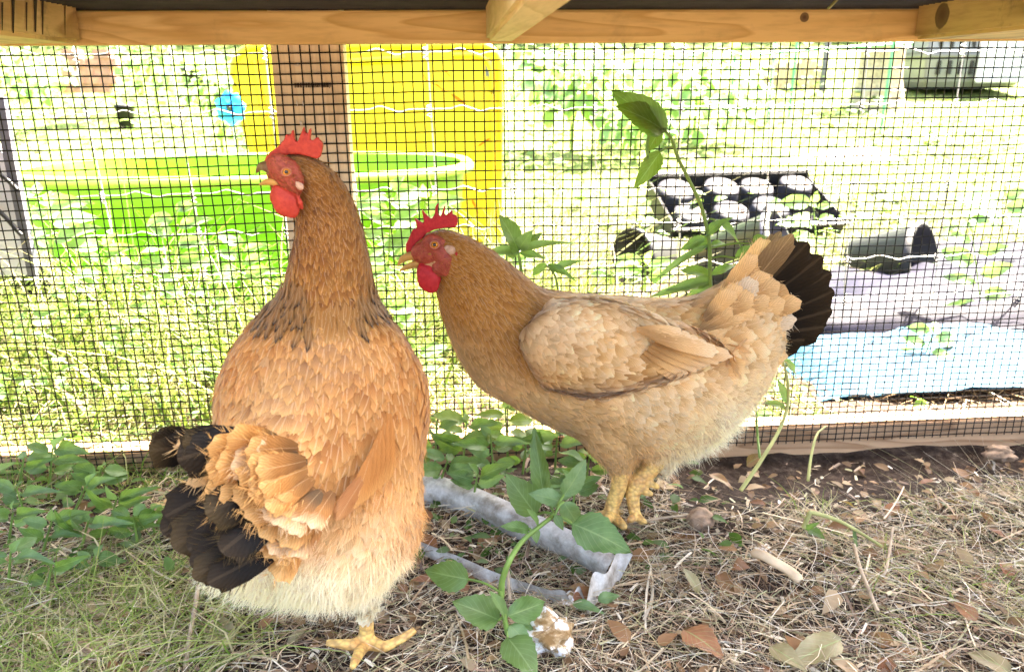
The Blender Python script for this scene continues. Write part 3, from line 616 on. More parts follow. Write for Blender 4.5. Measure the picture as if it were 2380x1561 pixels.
plant('leafy_weed', 'leafy weed standing behind the neck of the second hen', 1.0, [(1215, 660), (1209, 610), (1204, 585)],
      [(1204, 585, 1180, 500, 64, 'broad'), (1206, 578, 1232, 540, 36, 'round', 'leaf_pale', 0, -.03), (1206, 582, 1262, 532, 30, 'broad'), (1206, 580, 1312, 545, 20, 'blade', 'leaf_pale'), (1204, 586, 1135, 572, 28, 'long', 'leaf_pale'), (1206, 586, 1270, 592, 22, 'long'), (1204, 586, 1175, 592, 26, 'round')], r=.0026)
plant('leafy_weed', 'weed with long drooping leaves between the netting and the second hen back', 1.02, [(1300, 690), (1290, 640), (1270, 615)],
      [(1270, 615, 1340, 640, 22, 'long'), (1270, 612, 1230, 640, 22, 'long'), (1290, 620, 1350, 600, 18, 'long', 'leaf_pale')], r=.0018)
# foreground plant between the hens
plant('foreground_weed', 'bent light green weed with broad toothed leaves beside the galvanized strip', .665,
      [(1165, 1385), (1168, 1345), (1185, 1300), (1215, 1255, .02), (1250, 1225, .03), (1290, 1195, .05)],
      [(1330, 1215, 1466, 1270, 96, 'broad', 'leaf', .03, .0), (1245, 1195, 1180, 1100, 84, 'round', 'leaf', .09, .10), (1265, 1160, 1240, 1000, 52, 'broad', 'leaf', .11, .12), (1310, 1150, 1365, 1075, 56, 'broad', 'leaf_pale', .07, .07), (1305, 1165, 1240, 1140, 52, 'broad', 'leaf_pale', .07, .06),
       (1310, 1165, 1350, 1230, 52, 'broad', 'leaf_pale', .06, .05), (1230, 1230, 1172, 1215, 34, 'broad', None, .03, .02), (1240, 1225, 1250, 1260, 26, 'tiny', None, .03, .02), (1250, 1220, 1235, 1180, 24, 'tiny', None, .03, .02), (1290, 1195, 1310, 1230, 24, 'tiny', None, .04, .03)], r=.0034)
plant('foreground_weed', 'low rosette of broad leaves in front of the galvanized strip', .635,
      [(1180, 1470), (1172, 1430), (1165, 1385), (1162, 1370)],
      [(1160, 1440, 1062, 1390, 84, 'broad', 'leaf', 0, -.0), (1180, 1430, 1285, 1392, 64, 'broad', 'leaf', .0, .03), (1175, 1440, 1160, 1375, 36, 'broad', 'leaf_pale'), (1185, 1450, 1235, 1500, 44, 'broad', 'leaf_pale', 0, -.02), (1215, 1450, 1300, 1440, 40, 'broad', None, .02, .03), (1180, 1480, 1245, 1556, 84, 'broad', 'leaf', -.01, -.05),
       (1090, 1345, 982, 1325, 76, 'broad', 'leaf', .03, .04)], r=.0028)
# stems at the right
plant('bare_stem', 'pale curved green stem arching down from behind the tail of the second hen', .98, [(1722, 1138, -.09), (1775, 1060, -.06), (1815, 990, -.02), (1832, 930, 0), (1828, 870, 0), (1812, 820, .02)],
      [(1830, 935, 1812, 880, 20, 'long', 'leaf_pale'), (1825, 945, 1775, 930, 20, 'round', 'leaf_pale'), (1815, 830, 1875, 880, 16, 'long', 'leaf_pale'), (1812, 825, 1780, 860, 16, 'long', 'leaf_pale'), (1814, 830, 1850, 815, 12, 'long', 'leaf_pale')], r=.0028, mat='stem_pale')
plant('bare_stem', 'thin dark green upright stem behind the rump of the second hen', 1.0, [(1766, 1062, -.04), (1760, 1000), (1757, 930), (1755, 890)], [(1757, 900, 1790, 880, 16, 'tiny'), (1757, 930, 1700, 890, 12, 'tiny', 'leaf_pale')], r=.002)
plant('dry_stalk', 'pale dry stalk leaning on the netting over the bare soil', .98, [(1878, 1115, -.06), (1885, 1060, -.03), (1898, 1010), (1918, 990, .03)], [], r=.0022, mat='stem_pale', cat='stalk')
plant('bent_weed', 'broken green stem bent over on the straw at the right', .80, [(1868, 1225), (1880, 1195), (1888, 1190), (1940, 1205), (1985, 1228), (2050, 1268, -.03)], [(1880, 1230, 1915, 1245, 26, 'round'), (1985, 1230, 1990, 1270, 9, 'blade', 'leaf_pale'), (1870, 1228, 1900, 1215, 14, 'tiny')], r=.003, mat='stem_pale')
# weeds at the left, inside the run
def weed(px, py, Y, h, n, label, name='left_weed', lean=0, lmat='leaf', size=60, group='broad leaved weeds inside the run'):
    k = 1.0; st = [(px, py), (px + lean * .5, py - h * .5), (px + lean, py - h)]; lv = []
    for q in range(n):
        f = .25 + .75 * (q + 1) / n; bx, by = px + lean * f, py - h * f; a_ = R_.uniform(-.2, .5) if q % 2 else math.pi - R_.uniform(-.2, .5); s_ = size * R_.uniform(.7, 1.2)
        lv.append((bx + 8 * math.cos(a_), by - 8 * math.sin(a_), bx + (8 + s_) * math.cos(a_), by - (8 + s_) * math.sin(a_) * .8 - s_ * .1, s_ * R_.uniform(.42, .6), R_.choice(['broad', 'round', 'long']), R_.choice([lmat, lmat, 'leaf_pale']), 0, R_.uniform(-.05, .03)))
    lv.append((px + lean, py - h, px + lean + R_.uniform(-30, 30), py - h - size * .4, size * .35, 'broad', 'leaf_pale'))
    return plant(name, label, Y, st, lv, r=.0018, group=group)
WL = [(112, 1160, 1.0, 120, 6, 'weed whose yellow green top leaf stands before the sill at the far left', 10), (60, 1200, .95, 60, 5, 'low pale weed under the left end of the netting', -20),
      (170, 1195, .95, 70, 5, 'weed with a folded leaf between the sill and the left edge straw', 30), (20, 1260, .88, 70, 5, 'weed cut by the left edge of the frame, upper one', 10), (215, 1150, .99, 60, 4, 'small weed against the sill left of the black tail', 20),
      (100, 1280, .84, 70, 6, 'weed with a broad shiny leaf in the middle of the left patch', 20), (190, 1270, .86, 60, 5, 'weed with two arrow shaped leaves near the dry leaf', 15), (20, 1350, .78, 70, 6, 'weed at the left edge just above the long grass', 5),
      (320, 1265, .86, 70, 6, 'round leaved weed touching the lower black tail feathers', -10), (110, 1370, .76, 60, 5, 'lowest weed of the left patch rising out of the grass', 10), (260, 1200, .93, 40, 4, 'small weed between the sill and the black tail', 10), (45, 1125, 1.0, 60, 4, 'weed leaning on the netting at the left edge', 10),
      (360, 1240, .88, 50, 5, 'weed half hidden behind the lower black tail feathers', -10), (215, 1330, .80, 40, 4, 'small weed below the brown clod', 5)]
for (px, py, Y, h, n, lb, ln) in WL: weed(px, py, Y, h, n, lb, lean=ln)
WM = [(1010, 1110, .98, 130, 7, 'weed just right of the first hen rising before the netting', 5), (1075, 1090, 1.0, 110, 7, 'bushy weed before the netting left of the second hen belly', 10), (1150, 1130, .96, 120, 7, 'weed with a long hanging leaf behind the galvanized strip', -10),
      (1215, 1100, .98, 90, 6, 'weed under the chest of the second hen', 10), (1290, 1090, .98, 80, 6, 'weed below the belly of the second hen nearest the netting', 5), (1360, 1130, .95, 70, 5, 'weed just left of the second hen legs', 10), (1100, 1160, .92, 60, 5, 'low weed touching the galvanized strip', 10), (1330, 1180, .9, 60, 5, 'low weed by the strip below the second hen thigh', 10), (1020, 1130, .96, 60, 5, 'weed at the left end of the galvanized strip', 20), (1180, 1060, 1.01, 110, 6, 'weed pressed against the netting behind the hanging leaf', -5)]
for (px, py, Y, h, n, lb, ln) in WM: weed(px, py, Y, h, n, lb, name='middle_weed', lean=ln)
# outdoors: individual leafy plants behind the netting
WO = [(130, 640, 1.45, 160, 6, 'big leaved plant before the left end of the green tub', -20, 90), (400, 690, 1.45, 200, 8, 'grassy leafed weed growing up before the middle of the green tub', 10, 70), (60, 560, 1.5, 110, 5, 'weed beside the metal edge of the leaning panel', 30, 80),
      (900, 700, 1.35, 260, 12, 'leafy bush between the first hen neck and the second hen', 10, 80), (960, 660, 1.4, 200, 9, 'leafy bush rising before the right end of the green tub', 30, 70), (830, 720, 1.3, 120, 7, 'low leafy weed behind the neck of the first hen', 10, 70), (900, 800, 1.25, 90, 8, 'leafy weed beside the shoulder of the first hen', 0, 60), (970, 900, 1.2, 90, 8, 'leafy weed low between the two hens beyond the netting', 0, 60),
      (1500, 680, 1.5, 70, 7, 'low weed left of the tipped bucket', 0, 60), (1900, 600, 1.6, 130, 7, 'weed growing over the end of the nursery tray', -10, 60), (2290, 800, 1.6, 260, 8, 'tall leafy weed growing up through the dark sheet', -30, 80), (2130, 880, 1.35, 110, 5, 'broad leaf weed lying over the blue sheet', 40, 70), (2330, 560, 2.0, 100, 8, 'lobed leaf plant at the right edge above the dark sheet', 0, 80), (1760, 700, 1.4, 60, 6, 'weed in front of the tipped bucket', 0, 50),
      (1180, 640, 1.5, 60, 6, 'weed behind the leafy one at the second hen neck', 0, 50), (1420, 660, 1.4, 50, 5, 'small weed over the second hen back', 0, 40)]
for (px, py, Y, h, n, lb, ln, s_) in WO: weed(px, py, Y, h, n, lb, name='yard_weed', lean=ln, size=s_, lmat='leaf_pale', group='weeds in the yard beyond the netting')
for q, (px, py, Y, h, n, ln, s_) in enumerate([(60, 830, 1.25, 110, 6, 10, 50), (170, 800, 1.3, 140, 7, -10, 45), (280, 850, 1.22, 100, 6, 15, 45), (360, 780, 1.35, 150, 7, 5, 50), (120, 930, 1.15, 90, 6, 0, 40), (440, 900, 1.18, 100, 6, -10, 40), (480, 790, 1.35, 130, 6, 10, 45), (20, 960, 1.14, 100, 6, 10, 40), (560, 700, 1.45, 130, 7, 0, 60), (310, 960, 1.13, 90, 5, 0, 34), (240, 720, 1.45, 150, 7, 0, 70)]):
    weed(px, py, Y, h, n, ['weed on the left side of the yard grass near the leaning panel', 'weed in the left yard grass before the tub end', 'low weed in the left yard grass', 'upright weed in the left yard grass before the tub middle', 'weed close behind the netting at the left', 'weed close behind the netting left of the first hen', 'upright weed left of the first hen shoulder', 'weed behind the netting at the left frame edge', 'weed before the tub left of the wooden post', 'small weed just over the sill at the left', 'big leaved weed before the green tub'][q], name='yard_weed', lean=ln, size=s_, lmat='leaf' if q % 2 else 'leaf_pale', group='weeds in the yard beyond the netting')
def bushy(name, label, px, py, Y, r_px, n, s_px, cat='plant', group=None, mat='leaf_pale', flat=.6):
    k = sc(px, py, Y); c_ = P(px, py, Y); z0 = float(gz(c_[0], Y)); o = thing(name, label, cat, (c_[0], Y, z0), group)
    mesh_np('stem', *tube_np([[c_[0], Y, z0 - .02], [c_[0], Y, c_[2]]], .008, 6), M['stem'], o)
    for q in range(n):
        a = rng.normal(size=3); a = a / np.linalg.norm(a) * rng.random() ** .4; b = c_ + a * np.array([1, .5, flat]) * r_px * k; d = nrm(a + np.array([0, -.3, -.2]) + rng.normal(size=3) * .4)
        put_leaf(o, b, b + d * s_px * k * R_.uniform(.7, 1.2), s_px * k * R_.uniform(.5, .9), R_.choice(['broad', 'round']), mat, (R_.uniform(-.6, .6), -.5, 1))
    return o
bushy('squash_plant', 'large leaved squash plant right of the yellow panel', 1330, 170, 4.2, 150, 130, 45, group='big leaved garden plants')
bushy('squash_plant', 'squash plant with yellowing leaves in front of the green stakes', 1620, 200, 4.4, 170, 160, 42, group='big leaved garden plants')
bushy('squash_plant', 'lower squash plant behind the tall spotted weed', 1480, 260, 4.0, 110, 80, 40, group='big leaved garden plants')
bushy('climbing_plant', 'dark leaved climbing plant behind the blue pinwheel', 500, 190, 3.4, 90, 110, 26, mat='leaf')
bushy('climbing_plant', 'dark leafy patch right behind the blue flower petals', 545, 290, 3.0, 60, 50, 24, mat='leaf')
bushy('garden_bush', 'bush at the top left corner of the yard', 60, 170, 5.0, 110, 110, 26)
bushy('garden_bush', 'bush behind the stacked bricks', 350, 130, 5.6, 120, 120, 26)
bushy('garden_bush', 'bush between the tree stump and the kennel', 2110, 140, 7.0, 70, 60, 22)
# ---------------------------------------------------------------- uncountable grass, litter and leaf cover
GREENS = np.array([(.045, .10, .014), (.075, .14, .02), (.12, .18, .035), (.19, .23, .06), (.27, .26, .12), (.34, .29, .18)])
def colours(n, pal, w, jit=.25):
    c = pal[rng.choice(len(pal), n, p=np.array(w) / sum(w))]; return c * (1 + jit * (rng.random((n, 1)) - .5) * 2)
def grass(name, label, n, xr, yr, hmin, hmax, w, pal_w, mask=None, persp=True, seg=3, leanx=.5, base_mat='blade', zoff=-.003, gain=1.0, droop=1.0):
    y = rng.uniform(0, 1, n); y = yr[0] * (yr[1] / yr[0]) ** y if persp else yr[0] + (yr[1] - yr[0]) * y
    hw = (.72 * y + .15) if persp else None
    x = rng.uniform(-1, 1, n) * hw + y * .07 if persp else rng.uniform(*xr, n)
    if mask is not None: k = mask(x, y); x, y = x[k], y[k]
    n = len(x); clump = vn(x * 5, y * 5) * .5 + .5; L = (hmin + (hmax - hmin) * rng.random(n) ** 1.5) * (.5 + .8 * clump); sw = 1 + .35 * (y - 1) if persp else 1
    d = np.stack([rng.normal(size=n) * leanx, rng.normal(size=n) * leanx, np.ones(n)], -1); bend = np.stack([rng.normal(size=n) * .4, rng.normal(size=n) * .4, (-.25 - .4 * rng.random(n)) * droop], -1)
    p = np.stack([x, y, gz(x, y) + zoff], -1)
    o = blades(name, p, d, L, w * sw * (.6 + .8 * rng.random(n)), bend, np.minimum(colours(n, GREENS, pal_w) * gain, .8), M[base_mat], seg=seg); return tag(o, label, None, None, 'stuff')
def no_tub(x, y): return ~((abs(x - cx) < .52) & (y > 1.74) & (y < 2.3)) & ~((x > xt0 - .02) & (y > yA - .1) & (y < yB + .6 * np.clip((x - xt0) * 2, 0, 1) + .02))
o = grass('yard_grass', 'sunlit grass of the yard beyond the netting', 52000, None, (1.12, 9), .03, .085, .0030, (3, 4, 4, 4, 3, 3), no_tub)
o = grass('tall_grass', 'taller grass clumps in front of the green tub', 4800, (-1.1, .3), (1.2, 1.74), .12, .42, .0046, (3, 5, 4, 4, 4, 3), lambda x, y: vn(x * 4 + 7, y * 6) > -.35, persp=False, leanx=.3, droop=.55, seg=5)
o = grass('dry_grass', 'long dry and green grass tangled in front of the tub beyond the netting', 5200, (-1.1, .2), (1.12, 1.6), .08, .26, .0028, (1, 2, 3, 4, 6, 9), lambda x, y: vn(x * 5 + 17, y * 5) > -.3, persp=False, leanx=.8, gain=1.4)
mx_, my_ = G(1985, 690)[0], G(1985, 690)[1]
o = grass('dry_mound', 'mound of dry and green grass by the bucket behind the second hen tail', 2200, (mx_ - .16, mx_ + .13), (my_ - .07, my_ + .22), .06, .20, .0026, (1, 3, 3, 4, 5, 6), None, persp=False, leanx=1.0)
o = grass('left_tuft', 'long thin green grass inside the run at the lower left', 3600, (-.66, -.18), (.58, .84), .05, .17, .0016, (0, 1, 4, 7, 5, 4), lambda x, y: (x < -.25 + .2 * (vn(x * 9, y * 9))) & (y < .9 + x * .2), persp=False, leanx=1.1, gain=2.0)
o = grass('sill_grass', 'grass growing along the sill at the left', 1500, (-.9, -.15), (.98, 1.12), .04, .14, .0017, (2, 4, 5, 3, 2, 1), None, persp=False, leanx=.5, gain=1.7)
o = grass('right_tuft', 'thin mixed grass inside the run at the right', 1800, (.42, .95), (.62, .92), .03, .09, .0012, (0, 1, 3, 4, 5, 4), lambda x, y: vn(x * 7, y * 7) > -.1 - .8 * (x > .55), persp=False, leanx=1.3, gain=2.2)
STRAW = np.array([(.74, .61, .40), (.56, .41, .25), (.32, .20, .12), (.86, .78, .62), (.14, .085, .05), (.50, .48, .25)])
def straw(name, label, n, xr, yr, L0, L1, w0, w1, mask=None, wts=(4, 5, 6, 2.5, 4, 2), curl=.6, lift=.35, seg=4, z0=.001, zr=.010, flatw=False):
    x = rng.uniform(*xr, n); y = rng.uniform(*yr, n)
    if mask is not None: k = mask(x, y); x, y = x[k], y[k]
    n = len(x); a = rng.uniform(0, 2 * math.pi, n); L = L0 + (L1 - L0) * rng.random(n) ** 2
    d = np.stack([np.cos(a), np.sin(a), rng.normal(size=n) * lift * .5], -1)
    b = np.stack([-np.sin(a), np.cos(a), np.zeros(n)], -1) * (rng.normal(size=n) * curl)[:, None] + np.array([0, 0, -1]) * (rng.random(n) * .25 * lift)[:, None]
    p = np.stack([x, y, gz(x, y) + z0 + zr * rng.random(n) ** 1.5], -1) - d * (L / 2)[:, None]
    side = nrm(np.cross(d, np.array([0, 0, 1.0]) + rng.normal(size=(n, 3)) * (.35 if flatw else .8)))
    o = blades(name, p, d, L, w0 + (w1 - w0) * rng.random(n) ** 2, b, colours(n, STRAW, wts), M['straw'], seg=seg, tip=.7, side=side, power=6); return tag(o, label, None, None, 'stuff')
bare = lambda x, y: (vn(x * 4 + 20, y * 5) > -.75 + 1.15 * np.clip((y - .80) * 6, 0, 1) * (x > .28))
straw('straw_litter', 'tangled dry straw covering the floor of the run', 24000, (-.85, 1.0), (.42, 1.03), .015, .075, .0006, .0019, bare, curl=.9)
straw('straw_chips', 'short flat straw pieces and wood chips strewn on the soil', 6500, (-.85, 1.1), (.42, 1.04), .006, .022, .0015, .0045, lambda x, y: (y < .9) | (rng.random(len(x)) < .3), (4, 4, 5, 5, 5, 1), .1, .5, 2, flatw=True)
straw('dry_stems', 'longer dry stems lying across the litter', 520, (-.7, .95), (.45, .98), .04, .12, .0014, .0036, bare, (4, 4, 3, 4, 2, 1), .12, .25, 5, .004, .012, flatw=True)
straw('curly_hay', 'fine pale curly hay on top of the litter', 6500, (-.75, 1.0), (.45, .93), .04, .11, .0005, .0009, lambda x, y: bare(x, y) & (vn(x * 6, y * 6 + 30) > -.3), (6, 2, 1, 5, 0, 5), 1.8, .7, 8, .003, .016)
straw('yard_litter', 'dry straw on the ground just beyond the netting', 9000, (-1.2, 1.6), (1.1, 1.9), .02, .08, .0010, .0022, None, (5, 5, 3, 4, 2, 3), .5, .6)
def leaf_cover(name, label, n, xr, yr, s0, s1, zr, mask=None, pal=((.05, .11, .02), (.08, .16, .035), (.12, .20, .05), (.17, .24, .10))):
    x = rng.uniform(*xr, n); y = rng.uniform(*yr, n)
    if mask is not None: k = mask(x, y); x, y = x[k], y[k]
    n = len(x); V0, F0, uv0 = leaf_arrays(1, .55, nu=5, nv=3, serr=0); m = len(V0); Ls = s0 + (s1 - s0) * rng.random(n)
    a = rng.uniform(0, 2 * math.pi, n); d = nrm(np.stack([np.cos(a), np.sin(a), rng.uniform(-.1, .7, n)], -1)); up = nrm(np.stack([rng.normal(size=n) * .3, rng.normal(size=n) * .3 - .2, np.ones(n)], -1))
    sx = nrm(np.cross(d, up)); uz = np.cross(sx, d); base = np.stack([x, y, gz(x, y) + zr * rng.random(n)], -1)
    V = base[:, None] + (V0[None, :, 0:1] * sx[:, None] + V0[None, :, 1:2] * d[:, None] + V0[None, :, 2:3] * uz[:, None]) * Ls[:, None, None]
    F = (F0[None] + (np.arange(n) * m)[:, None, None]).reshape(-1, 4); c = np.repeat(colours(n, np.array(pal), [1] * len(pal)), m, 0)
    return tag(mesh_np(name, V, F, M['cover'], None, np.tile(uv0, (n, 1)), c), label, None, None, 'stuff')
leaf_cover('ground_cover', 'small leafy ground cover beyond the netting', 3600, (-1.2, 1.5), (1.12, 1.75), .012, .034, .05, lambda x, y: no_tub(x, y) & (vn(x * 3 + 2, y * 4) > -.2))
leaf_cover('far_ground_cover', 'leafy ground cover across the back of the yard', 5200, (-4, 5), (2.4, 7.5), .03, .09, .16, lambda x, y: (vn(x * 1.2, y * 1.2) > 0) & ~((x > .5) & (x < 2.2) & (y > 3.3) & (y < 4.5)))
leaf_cover('leaf_crumbs', 'broken bits of dry leaf mixed into the straw', 1500, (-.8, 1.0), (.45, 1.03), .006, .022, .010, None, ((.36, .22, .12), (.26, .13, .07), (.46, .33, .20), (.20, .11, .06)))
leaf_cover('leaf_pieces', 'larger torn pieces of brown leaf lying on the straw', 170, (-.7, .95), (.5, .98), .016, .036, .012, None, ((.34, .18, .09), (.30, .12, .06), (.50, .36, .22)))
leaf_cover('run_seedlings', 'small seedlings and clover inside the run', 420, (-.75, .35), (.78, 1.02), .010, .026, .02)
# hedge closing the yard
n = 26000; xh = rng.uniform(-12, 15, n); yh = 10 + 2.5 * rng.random(n); zh = gz(xh, yh) + (2.6 + 1.1 * vn(xh * .7, yh * .7) ) * rng.random(n)
V0, F0, uv0 = leaf_arrays(1, .6, nu=4, nv=3, serr=0); m = len(V0); d = nrm(rng.normal(size=(n, 3))); sx = nrm(np.cross(d, rng.normal(size=(n, 3)))); uz = np.cross(sx, d); Ls = rng.uniform(.10, .22, n)
V = np.stack([xh, yh, zh], -1)[:, None] + (V0[None, :, 0:1] * sx[:, None] + V0[None, :, 1:2] * d[:, None] + V0[None, :, 2:3] * uz[:, None]) * Ls[:, None, None]
tag(mesh_np('hedge', V, (F0[None] + (np.arange(n) * m)[:, None, None]).reshape(-1, 4), M['cover'], None, np.tile(uv0, (n, 1)), np.repeat(colours(n, np.array([(.06, .13, .03), (.10, .2, .04), (.2, .27, .07)]), (1, 1, 1)), m, 0)), 'thick green hedge across the far end of the yard', None, None, 'stuff')
# ---------------------------------------------------------------- single things lying on the floor of the run
gs = thing('galvanized_strip', 'bent galvanized steel channel with a crumpled end lying in the straw', 'metal strip', tuple(G(1200, 1200, .0)))
def ribbon(name, top, bot, th=.0012, mat='galv'):
    top = spline(top, 60); bot = spline(bot, 60); m = 60; nv = 5
    V = np.stack([top + (bot - top) * s + np.array([-.003, -.012, .008]) * math.sin(math.pi * s) * (name == 'back_flange') for s in np.linspace(0, 1, nv)], 1); V = V + .0008 * vn(np.linspace(0, 9, m), np.zeros(m))[:, None, None] * [0, 1, .5]
    nn = nrm(np.cross(V[1:, 0] - V[:-1, 0], V[:-1, -1] - V[:-1, 0]))[:1]; Vb = V + nn * th
    i = np.arange(m - 1)[:, None] * nv + np.arange(nv - 1)[None]; F = np.stack([i, i + 1, i + nv + 1, i + nv], -1).reshape(-1, 4); q = m * nv
    return mesh_np(name, np.concatenate([V.reshape(-1, 3), Vb.reshape(-1, 3)]), np.concatenate([F, F[:, ::-1] + q]), M[mat], gs)
g0 = lambda x, y, z=0: G(x, y, z)
ribbon('back_flange', [g0(940, 1088, .034), g0(1060, 1115, .034), g0(1200, 1172, .034), g0(1330, 1232, .032), g0(1430, 1290, .028)], [g0(940, 1160, .0), g0(1060, 1190, .0), g0(1200, 1250, -.0), g0(1330, 1300, -.0), g0(1400, 1345, .0)])
ribbon('front_lip', [g0(960, 1250, .012), g0(1060, 1290, .013), g0(1170, 1335, .013), g0(1280, 1372, .014)], [g0(965, 1278, .0), g0(1060, 1322, .0), g0(1170, 1365, .0), g0(1285, 1395, .0)])
ribbon('crumpled_end', [g0(1280, 1370, .014), g0(1310, 1372, .018), g0(1325, 1392, .012), g0(1345, 1362, .022), g0(1362, 1395, .014), g0(1378, 1330, .03), g0(1410, 1330, .028), g0(1440, 1272, .036), g0(1470, 1290, .034)],
       [g0(1285, 1395, .0), g0(1310, 1400, .0), g0(1335, 1415, .0), g0(1350, 1412, .0), g0(1370, 1425, .0), g0(1385, 1400, .002), g0(1415, 1375, .004), g0(1432, 1350, .006), g0(1440, 1350, .004)])
def rock(name, label, px, py, rpx, mat, cat, squash=.8, amp=.18, flat=1.0):
    c_ = G(px, py, 0.0); s_ = np.linalg.norm(c_ - CAM) / FPX; r = rpx * s_; bm = bmesh.new(); bmesh.ops.create_icosphere(bm, subdivisions=4, radius=1)
    for v in bm.verts:
        q = np.array(v.co); k = 1 + amp * float(vn(q[0] * 1.7 + px, q[1] * 1.7 + q[2] * 2.3)) + amp * .5 * float(vn(q[0] * 5 + px, q[1] * 5 + q[2] * 4))
        v.co = Vector((c_[0] + q[0] * r * k, c_[1] + q[1] * r * k * flat, c_[2] + r * squash * .75 + q[2] * r * squash * k))
    return tag(mesh_bm(name, bm, M[mat], None, True), label, cat)
rock('caked_stone', 'lumpy brown stone crusted with white beside the low rosette', 1272, 1500, 54, 'caked', 'stone', .8, .3)
rock('round_stone', 'smooth brown stone on the soil right of the second hen feet', 1627, 1222, 30, 'stone', 'stone', .8, .12)
rock('dirt_clod', 'crumbly tan clod lying on the leaf in front of the first hen leg', 1050, 1350, 34, 'caked', 'clod', .7, .4)
rock('dirt_clod', 'small ochre clod beside the crumpled metal end', 1330, 1405, 26, 'caked', 'clod', .5, .4)
rock('dirt_clod', 'half buried clod by the right end of the sill', 2320, 1065, 26, 'stone', 'clod', .6, .3)
rock('dirt_clod', 'brown clod among the weeds at the left', 222, 1265, 24, 'stone', 'clod', .7, .35)
rock('dirt_clod', 'dark clod in the grass at the lower left corner', 215, 1530, 34, 'stone', 'clod', .6, .35)
rock('dirt_clod', 'olive brown clod beside the pale curled bark piece', 1780, 1300, 30, 'caked', 'clod', .5, .4)
def litter_leaf(label, bx, by, tx, ty, w, mat='dry', z0=.012, z1=.018, kind='broad', name='dry_leaf', cat='leaf'):
    p0 = G(bx, by, z0); p1 = G(tx, ty, z1); k = np.linalg.norm(p0 - CAM) / FPX
    o = put_leaf(None, p0, p1, w * k, kind, mat, (R_.uniform(-.3, .3), -.5, 1), name); return tag(o, label, cat)
litter_leaf('large tan dry leaf below the white fluff of the first hen', 540, 1500, 462, 1415, 62)
litter_leaf('reddish brown dry leaf lying at the bottom right of centre', 1590, 1462, 1680, 1505, 74, 'dryred')
litter_leaf('spotted grey tan dry leaf to the right of the reddish one', 1955, 1485, 1840, 1525, 62)
litter_leaf('pink tan dry leaf overlapping the spotted leaf', 1790, 1500, 1870, 1540, 44)
litter_leaf('small round tan leaf in the long grass at the lower left', 208, 1405, 245, 1425, 34, kind='round')
litter_leaf('dark red brown dry leaf on the bare soil behind the round stone', 1648, 1100, 1705, 1122, 26, 'dryred', .006, .008)
litter_leaf('brown oak leaf curled on the soil by the stems', 1735, 1080, 1770, 1050, 30, 'dryred', .004, .03)
litter_leaf('tan dry leaf among the weeds left of the tail', 200, 1225, 285, 1200, 40, 'dry', .004, .02)
litter_leaf('pale dry leaf blade below the first hen', 668, 1500, 712, 1450, 22, 'dry', .006, .02)
litter_leaf('pale papery leaf scrap right of the clawed foot', 975, 1530, 992, 1490, 20, 'dry')
litter_leaf('grey green wilted leaf at the right of the crumpled metal', 1390, 1395, 1440, 1375, 30, 'leaf_pale')
litter_leaf('green wilted leaf in front of the crumpled metal', 1330, 1400, 1400, 1412, 26, 'leaf_pale')
litter_leaf('upright folded tan leaf scrap in the straw', 1625, 1375, 1600, 1320, 30, 'dry', .005, .035)
litter_leaf('large tan leaf at the bottom right corner of the litter', 2350, 1560, 2250, 1500, 44, 'dry')
litter_leaf('brown dry leaf half under straw near the right edge', 2270, 1440, 2220, 1390, 34, 'dryred', .008, .02)
V_, F_ = tube_np(spline([G(1748, 1283, .03), G(1775, 1290, .034), G(1800, 1305, .030), G(1835, 1325, .024), G(1862, 1350, .02)], 20), np.array([.003] + [.0055] * 18 + [.003]), 8)
tag(mesh_np('bark_piece', V_, F_, plain('pale_bark', (.62, .48, .31), .8, .2)), 'pale curled piece of bark lying on the litter at the right', 'bark')
def stick(label, pts, r, mat='bark'):
    o = mesh_np('stick', *tube_np(spline([G(*p) for p in pts], 16), r, 6), M[mat]); return tag(o, label, 'stick')
stick('dark stick standing up beside the large tan leaf', [(430, 1560, .005), (440, 1480, .02), (455, 1400, .03), (460, 1360, .035)], .0022)
stick('brown twig lying left of the second hen feet', [(1450, 1215, .01), (1600, 1195, .012), (1700, 1190, .01)], .0016)
stick('pale dry stalk crossing the litter right of the bark piece', [(1985, 1265, .02), (2000, 1320, .02), (2040, 1420, .012)], .0022)
stick('straight pale stalk leaning in the straw near the right edge', [(2075, 1225, .03), (2060, 1320, .015), (2045, 1340, .01)], .0016)
stick('long dry reed beside the galvanized strip', [(1185, 1395, .014), (1180, 1320, .022), (1188, 1275, .022)], .0018)

q_ = P(1948, -4, .95); V_, F_ = tube_np([q_, P(1925, 20, .94)], .0016, 6); tag(mesh_np('straw_piece', V_, F_, M['stem_pale']), 'single pale straw hanging down over the top rail near the right', 'straw')
